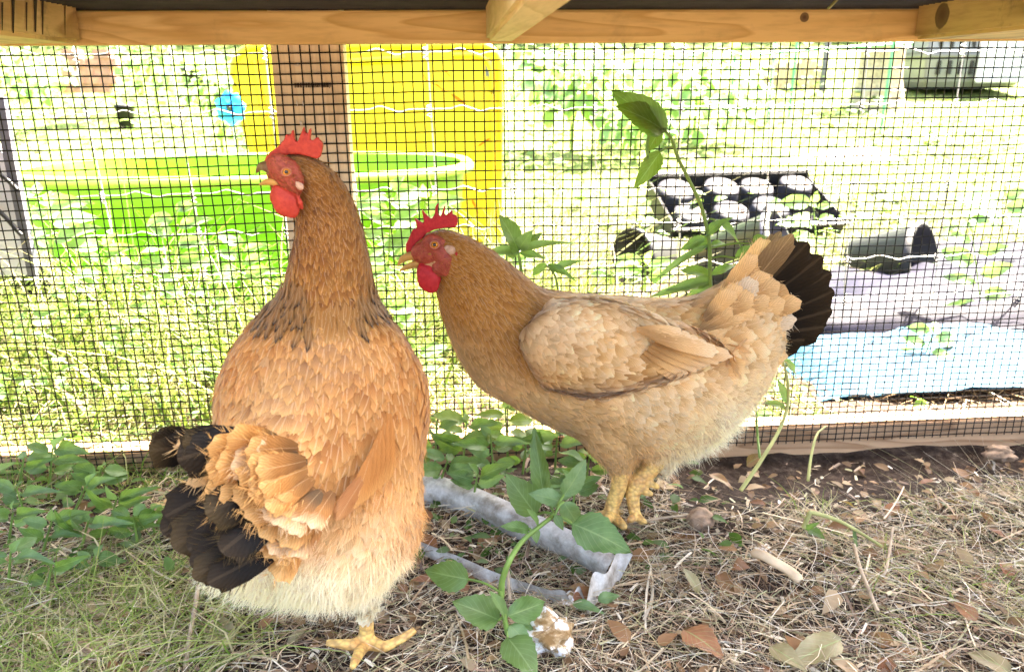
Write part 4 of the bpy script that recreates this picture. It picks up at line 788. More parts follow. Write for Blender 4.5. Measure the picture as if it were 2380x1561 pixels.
# ---------------------------------------------------------------- the two hens
ICO = {}
def ico(sub):
    if sub not in ICO:
        bm = bmesh.new(); bmesh.ops.create_icosphere(bm, subdivisions=sub, radius=1); bm.verts.ensure_lookup_table()
        ICO[sub] = (np.array([v.co[:] for v in bm.verts]), np.array([[v.index for v in f.verts] for f in bm.faces])); bm.free()
    return ICO[sub]
def blob(name, balls, voxel, mat, parent, iters=8, sub=3):
    """balls: (x,y,z,rx,ry,rz) world; fused into one continuous smooth surface"""
    V0, F0 = ico(sub); Vs, Fs, o_ = [], [], 0
    for b in balls: Vs.append(V0 * np.array(b[3:6]) + np.array(b[:3])); Fs.append(F0 + o_); o_ += len(V0)
    o = mesh_np(name, np.concatenate(Vs), np.concatenate(Fs), None)
    m = o.modifiers.new('r', 'REMESH'); m.mode = 'VOXEL'; m.voxel_size = voxel; m.use_smooth_shade = True
    s = o.modifiers.new('s', 'SMOOTH'); s.iterations = iters; s.factor = .6
    dg = bpy.context.evaluated_depsgraph_get(); me = bpy.data.meshes.new_from_object(o.evaluated_get(dg)); me.name = name
    old = o.data; bpy.data.objects.remove(o); bpy.data.meshes.remove(old)
    for p in me.polygons: p.use_smooth = True
    if mat: me.materials.append(mat)
    return link(bpy.data.objects.new(name, me), parent)
def chain(nodes, n=6):
    """interpolate rows of numbers along a chain"""
    A = np.array(nodes, float); out = []
    for a, b in zip(A[:-1], A[1:]):
        for k in range(n): out.append(a + (b - a) * k / n)
    out.append(A[-1]); return np.array(out)
def balls_of(nodes, fy=.82, n=6):                            # nodes: (px,py,Y,r[,...])
    out = []
    for q in chain([x[:4] for x in nodes], n):
        c_ = P(q[0], q[1], q[2]); r = q[3] * sc(q[0], q[1], q[2]); out.append((*c_, r, r * fy, r))
    return out
def feather_mat(name, rach=.35, streak=.35, trans=.3, rcol=(.85, .66, .42), rw=.045):
    t = NT(name); u, v = t.uv(); av = t.math('ABSOLUTE', t.math('SUBTRACT', u, .5)); col = t.col()
    ph = t.math('ADD', t.math('MULTIPLY', v, 60), t.math('MULTIPLY', av, -55)); ph = t.math('ADD', ph, t.math('MULTIPLY', t.noise(t.pos(), 260, 2), 9))
    s_ = t.math('MULTIPLY', t.math('ADD', t.math('SINE', ph), 1), .5)
    c = t.mix(t.math('MULTIPLY', s_, streak), col, t.mix(1.0, col, (.62, .54, .44), 'MULTIPLY'))
    c = t.mix(t.math('MULTIPLY', t.math('LESS_THAN', av, rw), rach), c, rcol)
    n = t.noise(t.pos(), 35, 4); c = t.mix(t.math('MULTIPLY', t.ramp(n, [(.35, (1, 1, 1)), (.6, (0, 0, 0))]), .22), c, t.mix(1.0, c, (.6, .5, .4), 'MULTIPLY'))
    t.bump(s_, .35, .0006)
    t.p.inputs['Sheen Weight'].default_value = .25; t.p.inputs['Sheen Roughness'].default_value = .4
    return t.fin(c, .55, .3, 0, trans, c)
M['feather'] = feather_mat('buff_feather', .32, .45, .3, (.86, .62, .36)); M['long_feather'] = feather_mat('long_feather', .30, .55, .25, (.80, .56, .30), .018); M['black_feather'] = feather_mat('black_feather', .25, .5, .03, (.09, .065, .035)); M['black_feather'].node_tree.nodes['Principled BSDF'].inputs['Sheen Weight'].default_value = 0; M['black_feather'].node_tree.nodes['Principled BSDF'].inputs['Specular IOR Level'].default_value = .12
t = NT('fluff'); M['fluff'] = t.fin(t.col(), .7, .2, 0, .4)
t = NT('hen_skin'); M['hen_under'] = t.fin((.50, .30, .14), .8, .2)
def skin(name, a, b, trans=.15, rough=.5, sc_=220):
    t = NT(name); n = t.noise(t.pos(), sc_, 4, .6); v = t.n('ShaderNodeTexVoronoi'); v.inputs['Scale'].default_value = sc_ * 3; t.l(t.pos(), v.inputs['Vector'])
    t.bump(t.math('ADD', n, t.math('MULTIPLY', v.outputs['Distance'], .7)), .5, .0008)
    t.p.inputs['Subsurface Weight'].default_value = 0.0
    return t.fin(t.mix(t.ramp(n, [(.3, (0, 0, 0)), (.7, (1, 1, 1))]), a, b), rough, .4, 0, trans)
M['comb'] = skin('red_comb', (.46, .035, .02), (.64, .075, .035), .3); M['face'] = skin('red_face', (.26, .035, .018), (.42, .085, .045), .08)
M['comb2'] = skin('crimson_comb', (.46, .015, .02), (.62, .03, .035), .3); M['lobe'] = skin('pale_lobe', (.42, .24, .15), (.62, .42, .28), .1)
M['beak'] = skin('horn_beak', (.42, .22, .05), (.58, .34, .09), .05, .35, 90); M['beak_dark'] = skin('dark_horn', (.09, .05, .02), (.26, .15, .06), .05, .35, 60)
t = NT('scaly_leg'); v = t.n('ShaderNodeTexVoronoi'); v.inputs['Scale'].default_value = 190; t.l(t.pos((1, 1, 1.3)), v.inputs['Vector']); n = t.noise(t.pos(), 60, 4)
c = t.mix(t.ramp(n, [(.4, (0, 0, 0)), (.7, (1, 1, 1))]), (.80, .55, .17), (.60, .30, .10)); c = t.mix(t.ramp(v.outputs['Distance'], [(.3, (0, 0, 0)), (.75, (.6, .6, .6))]), c, (.30, .17, .07)); t.bump(t.math('MULTIPLY', v.outputs['Distance'], -1), .8, .0015)
M['leg'] = t.fin(c, .5, .35)
M['eye_iris'] = plain('amber_iris', (.55, .22, .02), .12, .8, var=.3, scale=400); M['pupil'] = plain('pupil', (.004, .004, .004), .05, .9); M['eyelid'] = skin('eyelid', (.40, .13, .06), (.52, .22, .11), .05)

from mathutils.bvhtree import BVHTree
def conform(surf, p, d, nn, L):
    me = surf.data; bv = BVHTree.FromPolygons([v.co[:] for v in me.vertices], [tuple(q.vertices) for q in me.polygons]); no = np.zeros(len(me.polygons) * 3, np.float32); me.polygons.foreach_get('normal', no); no = no.reshape(-1, 3)
    d = nrm(d - nn * (d * nn).sum(1)[:, None]); d2 = d.copy(); n2 = nn.copy(); sag = np.zeros(len(p))
    for i_ in range(len(p)):
        loc, nor, idx, dist = bv.find_nearest(Vector(p[i_] + d[i_] * L[i_]))
        if loc is None: continue
        nt_ = no[idx]; c_ = np.array(loc); v = c_ + nt_ * .0005 - p[i_]; lv = np.linalg.norm(v)
        if lv < L[i_] * .4: continue
        d2[i_] = v / lv; cosa = float(np.clip(nt_ @ nn[i_], -1, 1)); conv = 1 if (nt_ - nn[i_]) @ d[i_] > 0 else -.6; sag[i_] = conv * L[i_] * math.acos(cosa) / 8
        m = nt_ + nn[i_]; n2[i_] = m - d2[i_] * (m @ d2[i_])
    return d2, nrm(n2), sag
def make_feathers(name, p, d, nn, L, Wd, col, mat, parent, surf=None, lift=.16, curl=.09, tipcol=None, cup=.10, blunt=.45, sink=.0002, roll=.06, basecol=None):
    N = len(p); sag = np.zeros(N)
    if surf is not None: d, nn, sag = conform(surf, p, d, nn, L)
    d = nrm(d - nn * (d * nn).sum(1)[:, None]); s_ = np.cross(d, nn)
    ro = rng.normal(size=N) * roll; s_, nn2 = s_ * np.cos(ro)[:, None] + nn * np.sin(ro)[:, None], nn * np.cos(ro)[:, None] - s_ * np.sin(ro)[:, None]
    T = np.array([0, .2, .42, .63, .80, .92, 1.0]); W_ = np.array([.22, .66, .93, 1.0, .90, .66, blunt * .8]); Vv = np.array([-1, -.5, 0, .5, 1])
    nu, nv = len(T), len(Vv); lf = lift * (.6 + .8 * rng.random(N)); cu = curl * (.5 + rng.random(N)); bend = rng.normal(size=N) * .10
    tt = T[None, :, None]; vv = Vv[None, None, :]
    back = -.10 * (abs(vv) ** 2) * (tt > .9)                  # round tip
    al = (tt + back) * L[:, None, None]; ac = vv * W_[None, :, None] * .5 * Wd[:, None, None] * (1 + .10 * rng.normal(size=(N, nu, nv)) * (tt > .6)) + bend[:, None, None] * tt ** 2 * L[:, None, None]
    up = (lf[:, None, None] * tt - cu[:, None, None] * tt ** 2 * .45) * L[:, None, None] - cup * vv ** 2 * W_[None, :, None] * Wd[:, None, None] * .5 + .0006 + (sag[:, None, None] * 4 * tt * (1 - tt))
    V = p[:, None, None] + d[:, None, None] * al[..., None] + s_[:, None, None] * ac[..., None] + nn2[:, None, None] * up[..., None]
    b = (np.arange(N) * nu * nv)[:, None, None]; i = (np.arange(nu - 1) * nv)[None, :, None] + np.arange(nv - 1)[None, None]
    q = b + i; F = np.stack([q, q + 1, q + nv + 1, q + nv], -1).reshape(-1, 4)
    cc = np.repeat(np.repeat(col[:, None, None], nu, 1), nv, 2).astype(float)
    if tipcol is not None: f = np.clip((tt - .55) / .35, 0, 1)[..., None]; cc = cc * (1 - f) + tipcol[:, None, None] * f
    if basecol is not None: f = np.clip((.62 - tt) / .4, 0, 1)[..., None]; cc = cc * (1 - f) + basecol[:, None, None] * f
    uv = np.zeros((N, nu, nv, 2)); uv[..., 0] = (Vv * .5 + .5)[None, None]; uv[..., 1] = T[None, :, None]
    return mesh_np(name, V.reshape(-1, 3), F, mat, parent, uv.reshape(-1, 2), cc.reshape(-1, 3))
def sample(me_obj, n):
    me = me_obj.data; me.calc_loop_triangles(); k = len(me.loop_triangles); tri = np.zeros(k * 3, np.int32); me.loop_triangles.foreach_get('vertices', tri); tri = tri.reshape(-1, 3)
    co = np.zeros(len(me.vertices) * 3, np.float32); me.vertices.foreach_get('co', co); co = co.reshape(-1, 3).astype(float)
    no = np.zeros(len(me.vertices) * 3, np.float32); me.vertices.foreach_get('normal', no); no = no.reshape(-1, 3).astype(float)
    a, b, c_ = co[tri[:, 0]], co[tri[:, 1]], co[tri[:, 2]]; ar = np.linalg.norm(np.cross(b - a, c_ - a), axis=1)
    t_ = rng.choice(k, n, p=ar / ar.sum()); u = rng.random((n, 1)); v = rng.random((n, 1)); f = u + v > 1; u = np.where(f, 1 - u, u); v = np.where(f, 1 - v, v)
    w_ = 1 - u - v; p = a[t_] * w_ + b[t_] * u + c_[t_] * v; nn = nrm(no[tri[t_, 0]] * w_ + no[tri[t_, 1]] * u + no[tri[t_, 2]] * v)
    p = p + np.array(me_obj.matrix_world.translation if False else (0, 0, 0)); return p, nn
def thin(p, r_of):                                           # even spacing: drop points too near one already kept
    keep, cell = [], {}; g_ = .004
    for i_, q in enumerate(p):
        r = r_of[i_]; key = tuple((q / g_).astype(int)); R2 = int(r / g_) + 1; ok = True
        for a in range(-R2, R2 + 1):
            for b in range(-R2, R2 + 1):
                for c_ in range(-R2, R2 + 1):
                    for j in cell.get((key[0] + a, key[1] + b, key[2] + c_), ()):
                        if ((p[j] - q) ** 2).sum() < r * r: ok = False; break
                    if not ok: break
                if not ok: break
            if not ok: break
        if ok: keep.append(i_); cell.setdefault(key, []).append(i_)
    return np.array(keep)
class Field:                                                 # flow, colour and size of plumage, carried by guide points
    def __init__(s, rows, sig=.028):
        # rows: (px,py,Y, fx,fy(picture, y down),fd(towards camera), colour, tipcolour, L mm, W mm, fluff 0-1)
        s.p = np.array([P(r[0], r[1], r[2]) for r in rows]); s.sig = sig
        s.f = nrm(np.array([_r * r[3] - _u * r[4] - _f * r[5] for r in rows]))
        s.c = np.array([r[6] for r in rows]); s.t = np.array([r[7] for r in rows]); s.L = np.array([r[8] for r in rows]) * .001; s.W = np.array([r[9] for r in rows]) * .001; s.fl = np.array([r[10] for r in rows])
    def at(s, q):
        d2 = ((q[:, None] - s.p[None]) ** 2).sum(2); w_ = np.exp(-(d2 - d2.min(1)[:, None]) / (2 * s.sig ** 2)); w_ /= w_.sum(1)[:, None]
        return nrm(w_ @ s.f), w_ @ s.c, w_ @ s.t, w_ @ s.L, w_ @ s.W, w_ @ s.fl
def plumage(name, surf, field, parent, dens, skip=None, fluffn=9000, space=.30, jit=.08, lift=.075):
    n0 = int(dens); p, nn = sample(surf, n0)
    f, c_, tc, L, Wd, fl = field.at(p); k = np.ones(len(p), bool)
    if skip is not None: k &= ~skip(p)
    p, nn, f, c_, tc, L, Wd, fl = [a[k] for a in (p, nn, f, c_, tc, L, Wd, fl)]
    kk = thin(p, Wd * space); p, nn, f, c_, tc, L, Wd, fl = [a[kk] for a in (p, nn, f, c_, tc, L, Wd, fl)]; n = len(p)
    d = f + rng.normal(size=(n, 3)) * jit; pat = (vn(p[:, 0] * 30 + p[:, 1] * 11, p[:, 2] * 30)[:, None] * .16 + 1)
    cj = pat * (1 + .07 * rng.normal(size=(n, 1))); tj = cj * (1 + .05 * rng.normal(size=(n, 1)))
    o = make_feathers(name, p, d, nn, L * (1.1 + .4 * rng.random(n)), Wd * (1.0 + .4 * rng.random(n)), np.clip(c_ * cj, .01, .95), M['feather'], parent, surf=surf, lift=lift, tipcol=np.clip(tc * tj, .01, .95), basecol=np.clip(c_ * cj * np.array([.66, .58, .48]), .01, .95)); o['kind'] = 'stuff'  # naturally darker roots, deepened to paint shading contrast between the feathers
    # fluff: fine strands, most where the plumage is fluffy
    p, nn = sample(surf, fluffn); f, c_, tc, L, Wd, fl = field.at(p); k = rng.random(len(p)) < fl
    if skip is not None: k &= ~skip(p)
    p, nn, f, c_, tc, L, fl = [a[k] for a in (p, nn, f, c_, tc, L, fl)]; n = len(p)
    cl = np.stack([vn(p[:, 0] * 70 + q_, p[:, 2] * 70 + p[:, 1] * 30 + q_) for q_ in (0, 7, 19)], -1); d = nrm(f + nn * .22 + cl * .45 + rng.normal(size=(n, 3)) * .18)
    o2 = blades('down', p + nn * .002, d, .006 + .011 * rng.random(n) * (.5 + fl), .0003 + .0003 * rng.random(n), -nn * .25 + rng.normal(size=(n, 3)) * .2, np.clip(c_ * 1.1, 0, .95), M['fluff'], parent, seg=3, coltip=np.clip(tc * 1.08, 0, .96)); o2['kind'] = 'stuff'
    print(name, 'feathers', len(kk), 'down', n)
def comb(name, pts, Y, th, mat, parent, voxel=.0011):
    """outline in picture points -> fleshy blade with rounded edges"""
    bm = bmesh.new(); f = bm.faces.new([bm.verts.new(P(x, y, Y) + np.array([0, -th / 2, 0])) for x, y in pts]); e = bmesh.ops.extrude_face_region(bm, geom=[f])
    bmesh.ops.translate(bm, verts=[v for v in e['geom'] if isinstance(v, bmesh.types.BMVert)], vec=(0, th, 0)); bmesh.ops.triangulate(bm, faces=bm.faces); bmesh.ops.recalc_face_normals(bm, faces=bm.faces)
    me = bpy.data.meshes.new(name); bm.to_mesh(me); bm.free(); o = bpy.data.objects.new(name, me); C.objects.link(o)
    m = o.modifiers.new('r', 'REMESH'); m.mode = 'VOXEL'; m.voxel_size = voxel; s_ = o.modifiers.new('s', 'SMOOTH'); s_.iterations = 2; s_.factor = .5
    me2 = bpy.data.meshes.new_from_object(o.evaluated_get(bpy.context.evaluated_depsgraph_get())); me2.name = name; bpy.data.objects.remove(o)
    for p in me2.polygons: p.use_smooth = True
    me2.materials.append(mat); return link(bpy.data.objects.new(name, me2), parent)
def big_feather(name, b, tip, width, mat, parent, facing, col, tipc=None, curve=.08, basecol=None, blunt=.5, side=0.0):
    """one long tail or wing feather as a mesh of its own"""
    b = np.array(b, float); tip = np.array(tip, float); d = tip - b; L = np.linalg.norm(d); d = d / L; nn = nrm(np.array(facing) - d * np.dot(facing, d)); s_ = np.cross(d, nn)
    T = np.linspace(0, 1, 13); Vv = np.linspace(-1, 1, 9)
    W_ = np.interp(T, [0, .15, .4, .7, .88, .96, 1], [.3, .6, .9, 1, .93, .74, blunt * .6]); TT, VV = np.meshgrid(T, Vv, indexing='ij')
    jag = 1 + .02 * rng.normal(size=TT.shape) * (TT > .5)
    X_ = VV * W_[:, None] * width * .5 * jag; al = TT * L - .08 * L * VV ** 2 * (TT > .93)
    up = curve * L * np.sin(TT * math.pi * .6) - .18 * VV ** 2 * W_[:, None] * width * .5 + .00018 * rng.normal(size=TT.shape)
    V = b + d * al[..., None] + s_ * (X_ + side * L * TT ** 2)[..., None] + nn * up[..., None]
    i = np.arange(12)[:, None] * 9 + np.arange(8)[None]; F = np.stack([i, i + 1, i + 10, i + 9], -1).reshape(-1, 4)
    c_ = np.broadcast_to(np.array(col, float), TT.shape + (3,)).copy()
    if tipc is not None: f = np.clip((TT - .6) / .35, 0, 1)[..., None]; c_ = c_ * (1 - f) + np.array(tipc) * f
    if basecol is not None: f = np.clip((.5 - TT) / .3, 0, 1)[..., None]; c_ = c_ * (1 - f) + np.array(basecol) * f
    return mesh_np(name, V.reshape(-1, 3), F, M['long_feather' if mat == 'feather' else mat], parent, np.stack([(VV * .5 + .5), TT], -1).reshape(-1, 2), c_.reshape(-1, 3))
def frays(parent, b, tip, width, facing, col, n=60, name='barbs'):
    b = np.array(b, float); tip = np.array(tip, float); d = nrm(tip - b); L = np.linalg.norm(tip - b); nn = nrm(np.array(facing) - d * np.dot(facing, d)); s_ = np.cross(d, nn)
    u = rng.uniform(.5, 1.0, n); sg = rng.choice([-1, 1], n); w_ = np.interp(u, [.5, .8, 1], [1, .9, .2]) * width * .46
    p = b + d * (u * L)[:, None] + s_ * (sg * w_)[:, None] + nn * .001; dd = nrm(d * .8 + s_ * (sg * .55)[:, None] + rng.normal(size=(n, 3)) * .18)
    o = blades(name, p, dd, .006 + .006 * rng.random(n), .0006, rng.normal(size=(n, 3)) * .2, np.repeat(np.array([col], float), n, 0), M['fluff'], parent, seg=2); o['kind'] = 'stuff'
def leg(name, nodes, toes, Yf, parent, claws=True):
    """one shank with its toes as one continuous skin; toes: lists of (px,py,Y or None,r px)"""
    bl = []
    def ball(q, n=8):
        out = []
        for a in chain(q, n): c_ = P(a[0], a[1], a[2]); r = a[3] * sc(a[0], a[1], a[2]); out.append((*c_, r, r, r))
        return out
    bl += ball(nodes)
    for t_ in toes: bl += ball(t_, 10)
    rr = random.Random(5)
    o = blob(name, bl, .0016, M['leg'], parent, 3, 2)
    if claws:
        for t_ in toes:
            a, b = t_[-2], t_[-1]; d = np.array([b[0] - a[0], b[1] - a[1]], float); d = d / (np.linalg.norm(d) + 1e-6); k = b[3]
            pts = [P(b[0], b[1], b[2]), P(b[0] + d[0] * k * 1.5, b[1] + d[1] * k * 1.5 - k * .1, b[2]), P(b[0] + d[0] * k * 2.4, b[1] + d[1] * k * 2.4 + k * .7, b[2])]; r = k * sc(b[0], b[1], b[2])
            V, F = tube_np(spline(pts, 8), np.linspace(r * .62, r * .1, 8), 7); mesh_np('claw', V, F, M['beak_dark'], o if False else parent)
    return o
def stubble(parent, n):
    fo = [o for o in parent.children if o.name.startswith('face')][0]; p, nn = sample(fo, n); k = nn[:, 1] < .2; p, nn = p[k], nn[k]; n = len(p)
    d = nrm(_r * .8 - _u * .5 + nn * .55 + rng.normal(size=(n, 3)) * .3)
    o = blades('face_hair', p, d, .0022 + .003 * rng.random(n), .00035, -nn * .3, colours(n, np.array([(.30, .12, .03), (.45, .20, .06), (.20, .07, .03)]), (2, 2, 1)), M['fluff'], parent, seg=2); o['kind'] = 'stuff'
def eye(px, py, Y, r, parent, irisc='eye_iris'):
    c_ = P(px, py, Y); k = sc(px, py, Y) * r
    bm = bmesh.new(); bmesh.ops.create_uvsphere(bm, u_segments=20, v_segments=14, radius=k, matrix=Matrix.Translation(c_)); e = mesh_bm('eye', bm, M[irisc], parent, True)
    bm = bmesh.new(); bmesh.ops.create_uvsphere(bm, u_segments=14, v_segments=10, radius=k * .55, matrix=Matrix.Translation(c_ + nrm(CAM - c_) * k * .64)); mesh_bm('pupil', bm, M['pupil'], e, True)
    th = np.linspace(0, 2 * math.pi, 22); s_ = nrm(np.cross(nrm(CAM - c_), [0, 0, 1.0])); u_ = np.cross(s_, nrm(CAM - c_))
    V, F = tube_np(c_ + nrm(CAM - c_) * k * .45 + (s_ * np.cos(th)[:, None] * 1.22 + u_ * np.sin(th)[:, None] * 1.02) * k, k * .18, 7); mesh_np('eyelid', V, F, M['eyelid'], parent)
def beak(name, nodes, mat, parent, fy=.8):
    return blob(name, balls_of(nodes, fy, 8), .0011, M[mat], parent, 2, 2)

# ======== hen on the right, seen from the side
Y2 = .91
hen2 = thing('hen', 'pale buff hen in profile at the right with raised black tipped tail and red comb', 'hen', tuple(G(1455, 1205, 0)), 'hens in the run')
nk = [(1000, 590, Y2 - .008, 46), (1030, 588, Y2 - .008, 56), (1062, 610, Y2 - .006, 66), (1095, 650, Y2, 84), (1130, 705, Y2, 106), (1165, 755, Y2, 122), (1205, 800, Y2, 134)]
bd = [(1205, 800, Y2, 134), (1250, 812, Y2, 142), (1330, 840, Y2, 160), (1420, 862, Y2, 176), (1510, 880, Y2, 188), (1575, 872, Y2, 180), (1640, 838, Y2, 152), (1695, 790, Y2, 122), (1725, 735, Y2, 92), (1760, 680, Y2, 62)]
lo = [(1480, 945, Y2, 116), (1550, 960, Y2, 112), (1600, 935, Y2, 108), (1640, 885, Y2, 108)]
lo2 = [(1520, 990, Y2, 70), (1560, 1000, Y2, 66), (1605, 990, Y2, 66)]
th2 = [(1400, 950, Y2 - .03, 80), (1425, 1010, Y2 - .03, 66), (1437, 1060, Y2 - .025, 36), (1445, 1095, Y2 - .02, 24)]
th3 = [(1500, 1000, Y2 + .03, 80), (1525, 1060, Y2 + .02, 44)]
body2 = blob('body', balls_of(nk, .85) + balls_of(bd, .84) + balls_of(lo, .8) + balls_of(lo2, .9) + balls_of(th2, .9) + balls_of(th3, .9), .0045, M['hen_under'], hen2, 10)
GOLD, GOLDT = (.44, .18, .022), (.57, .28, .055); BUF, BUFT = (.82, .54, .22), (.87, .61, .29); CRM, CRMT = (.92, .71, .39), (.95, .80, .51); WHT = (.97, .92, .76)  # the white is pale fluff, raised to paint in the bright rump glow
F2 = Field([(1040, 560, Y2, 1, .35, 0, GOLD, GOLDT, 9, 4, .2), (1020, 640, Y2, .5, 1, 0, GOLD, GOLDT, 9, 4, .3), (1100, 600, Y2, .8, .8, 0, GOLD, GOLDT, 15, 5.5, .15), (1070, 700, Y2, .45, 1, 0, GOLD, GOLDT, 16, 6, .15),
  (1170, 670, Y2, .8, .75, 0, GOLD, GOLDT, 19, 6.5, .1), (1130, 760, Y2, .5, 1, 0, GOLD, GOLDT, 20, 7, .1), (1200, 740, Y2, .75, .8, 0, (.42, .21, .055), GOLDT, 20, 7, .1), (1070, 790, Y2, .3, 1, 0, BUF, BUFT, 18, 9, .15),
  (1130, 860, Y2, .6, .9, 0, (.84, .56, .25), BUFT, 20, 11, .15), (1220, 920, Y2, .8, .55, 0, BUF, BUFT, 22, 12, .2), (1300, 720, Y2, 1, .1, 0, BUF, BUFT, 24, 12, .1), (1400, 700, Y2, 1, .08, 0, BUF, BUFT, 26, 13, .1),
  (1350, 980, Y2, 1, .35, 0, (.78, .50, .21), BUFT, 22, 12, .2), (1500, 720, Y2, 1, -.05, 0, (.74, .45, .16), BUFT, 26, 14, .1), (1600, 740, Y2, 1, -.25, 0, (.74, .44, .16), BUFT, 28, 15, .1), (1700, 760, Y2, 1, -.1, 0, (.80, .53, .22), CRMT, 30, 17, .15),
  (1750, 680, Y2, 1, -.8, 0, BUF, CRMT, 30, 16, .1), (1700, 850, Y2, 1, .4, 0, CRM, CRMT, 28, 16, .4), (1760, 800, Y2, 1, .1, 0, CRM, CRMT, 30, 17, .3), (1500, 900, Y2, .8, .6, 0, (.86, .60, .28), CRMT, 23, 13, .25), (1430, 1000, Y2, .3, 1, 0, BUF, BUFT, 18, 10, .3),
  (1580, 950, Y2, .7, .7, 0, CRM, CRMT, 22, 13, .6), (1660, 940, Y2, .8, .8, 0, (.94, .82, .56), WHT, 22, 13, .9), (1560, 1040, Y2, .4, 1, 0, CRM, WHT, 18, 11, .9), (1640, 1040, Y2, .5, 1, 0, (.95, .85, .62), WHT, 18, 11, 1.0), (1440, 1080, Y2, 0, 1, 0, BUF, BUFT, 9, 5, .5)], .022)
def face2(p):
    a, b = P(995, 600, Y2), P(968, 610, Y2); k = sc(1000, 600, Y2); q = np.minimum(np.linalg.norm((p - a) * [1, .0, 1], axis=1), np.linalg.norm((p - b) * [1, 0, 1], axis=1)); return q < 36 * k
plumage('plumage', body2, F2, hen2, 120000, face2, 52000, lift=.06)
# folded wing
wg = thing('x', None, None) if False else None
wn = [(1268, 790, Y2 - .068, 62), (1310, 798, Y2 - .074, 92), (1370, 805, Y2 - .080, 106), (1440, 812, Y2 - .080, 100), (1510, 812, Y2 - .076, 78), (1580, 815, Y2 - .068, 52), (1650, 822, Y2 - .056, 26)]
wn2 = [(1300, 850, Y2 - .07, 60), (1390, 860, Y2 - .074, 62), (1460, 850, Y2 - .072, 56)]
wn3 = [(1300, 745, Y2 - .055, 52), (1380, 740, Y2 - .055, 50), (1480, 765, Y2 - .06, 45)]
wing2 = blob('wing', balls_of(wn, .36) + balls_of(wn2, .36) + balls_of(wn3, .4), .004, M['hen_under'], hen2, 8)
FW2 = Field([(1250, 790, Y2 - .08, .7, .7, 0, (.78, .52, .24), BUFT, 16, 10, .1), (1300, 740, Y2 - .08, 1, .3, 0, (.82, .58, .30), CRMT, 20, 12, .1), (1300, 860, Y2 - .08, .7, .8, 0, (.70, .42, .14), BUFT, 18, 12, .1), (1380, 780, Y2 - .08, 1, .5, 0, (.74, .43, .13), BUFT, 22, 14, .05), (1380, 880, Y2 - .08, .9, .5, 0, (.78, .52, .24), CRMT, 24, 15, .1),
  (1460, 760, Y2 - .08, 1, .25, 0, (.84, .60, .30), CRMT, 28, 15, .05), (1480, 850, Y2 - .08, 1, .15, 0, (.72, .43, .14), (.84, .60, .30), 30, 18, .05), (1580, 810, Y2 - .07, 1, .15, 0, (.76, .49, .20), (.86, .66, .38), 32, 16, .05), (1440, 700, Y2 - .06, 1, .2, 0, (.82, .57, .28), CRMT, 24, 12, .05)], .02)
plumage('coverts', wing2, FW2, wing2 if False else hen2, 26000, None, 2500, space=.24, lift=.05)
for k in range(9):                                           # secondaries and primaries along the wing's lower edge
    y = 795 + 7 * k; b = P(1530 - 8 * k, 785 + 8 * k, Y2 - .104 + .0012 * k); tp_ = P(1702 - 26 * k + (6 if k % 2 else 0), 828 + 9.5 * k, Y2 - .086 + .0008 * k)
    big_feather('flight_feather', b, tp_, .015, 'feather', hen2, (.1, -1, .15), (.80, .52, .22), (.90, .68, .40), .02, (.46, .26, .09), .6)
for k in range(5):
    b = P(1480 + 10 * k, 765 + 5 * k, Y2 - .110); tp_ = P(1590 + 20 * k, 778 + 10 * k, Y2 - .098 + .001 * k)
    big_feather('flight_feather', b, tp_, .017, 'feather', hen2, (.1, -1, .3), (.78, .52, .24), (.92, .74, .46), .02, (.46, .26, .09), .6)
# tail
BLK, BLKT = (.006, .005, .004), (.022, .015, .007)
tips = [(1836, 536), (1872, 556), (1905, 588), (1926, 625), (1934, 668), (1930, 712), (1912, 752), (1868, 784)]
for k, (tx, ty) in enumerate(tips):
    for sd in (1, -1):
        b = P(1680 + 6 * k, 742 + 7 * k, Y2 - .012 * sd); tp_ = P(tx - (10 if sd < 0 else 0), ty + (6 if sd < 0 else 0), Y2 - sd * (.040 - .003 * k))
        c_ = (.20, .13, .055) if k == 0 else BLK; tc = (.30, .21, .10) if k == 0 else BLKT
        big_feather('tail_feather', b, tp_, .030 if k == 0 else .047, 'feather' if k == 0 else 'black_feather', hen2, (.15, -1 if sd > 0 else 1, .1 + .07 * (4 - k)), c_, tc, .05, None, .85, side=.02)
def z4(x, y): return (1181.3 + x * .4919, 502.1 + y * .4919)
kk_ = 0
for (rad, L_, w_, n_, dy0, a0, a1) in ((625, 240, .026, 10, .034, -52, 12), (550, 235, .027, 9, .038, -50, 13), (475, 225, .027, 8, .042, -48, 14), (400, 205, .026, 7, .046, -46, 15), (330, 190, .025, 6, .049, -44, 15)):
    for q_ in range(n_):
        a = math.radians(a0 + (a1 - a0) * (q_ + .5 + .25 * rng.normal()) / n_); rr_ = rad * (1 - .22 * min(1, max(0, (math.degrees(a) + 22) / 22))) + 20 * rng.normal()
        ca, sa_ = math.cos(a), math.sin(a); t0 = rr_ - L_; g_ = rng.random()
        col = (.76, .48, .19) if g_ < .55 else ((.56, .34, .13) if g_ < .8 else (.64, .50, .32)); tc = (.88, .64, .32) if g_ < .8 else (.88, .78, .58)
        b = P(*z4(800 + t0 * ca, 600 + t0 * sa_), Y2 - dy0 - .004); tp_ = P(*z4(800 + rr_ * ca, 600 + rr_ * sa_ + 8 * rng.normal()), Y2 - dy0 + .010 * (rr_ / 625) - .003 * rng.random())
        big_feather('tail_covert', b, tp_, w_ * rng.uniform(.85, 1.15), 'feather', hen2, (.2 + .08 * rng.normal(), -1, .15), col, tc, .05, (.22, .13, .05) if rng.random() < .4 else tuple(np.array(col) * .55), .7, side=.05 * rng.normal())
        frays(hen2, b, tp_, w_, (.2, -1, .2), tc, 30)
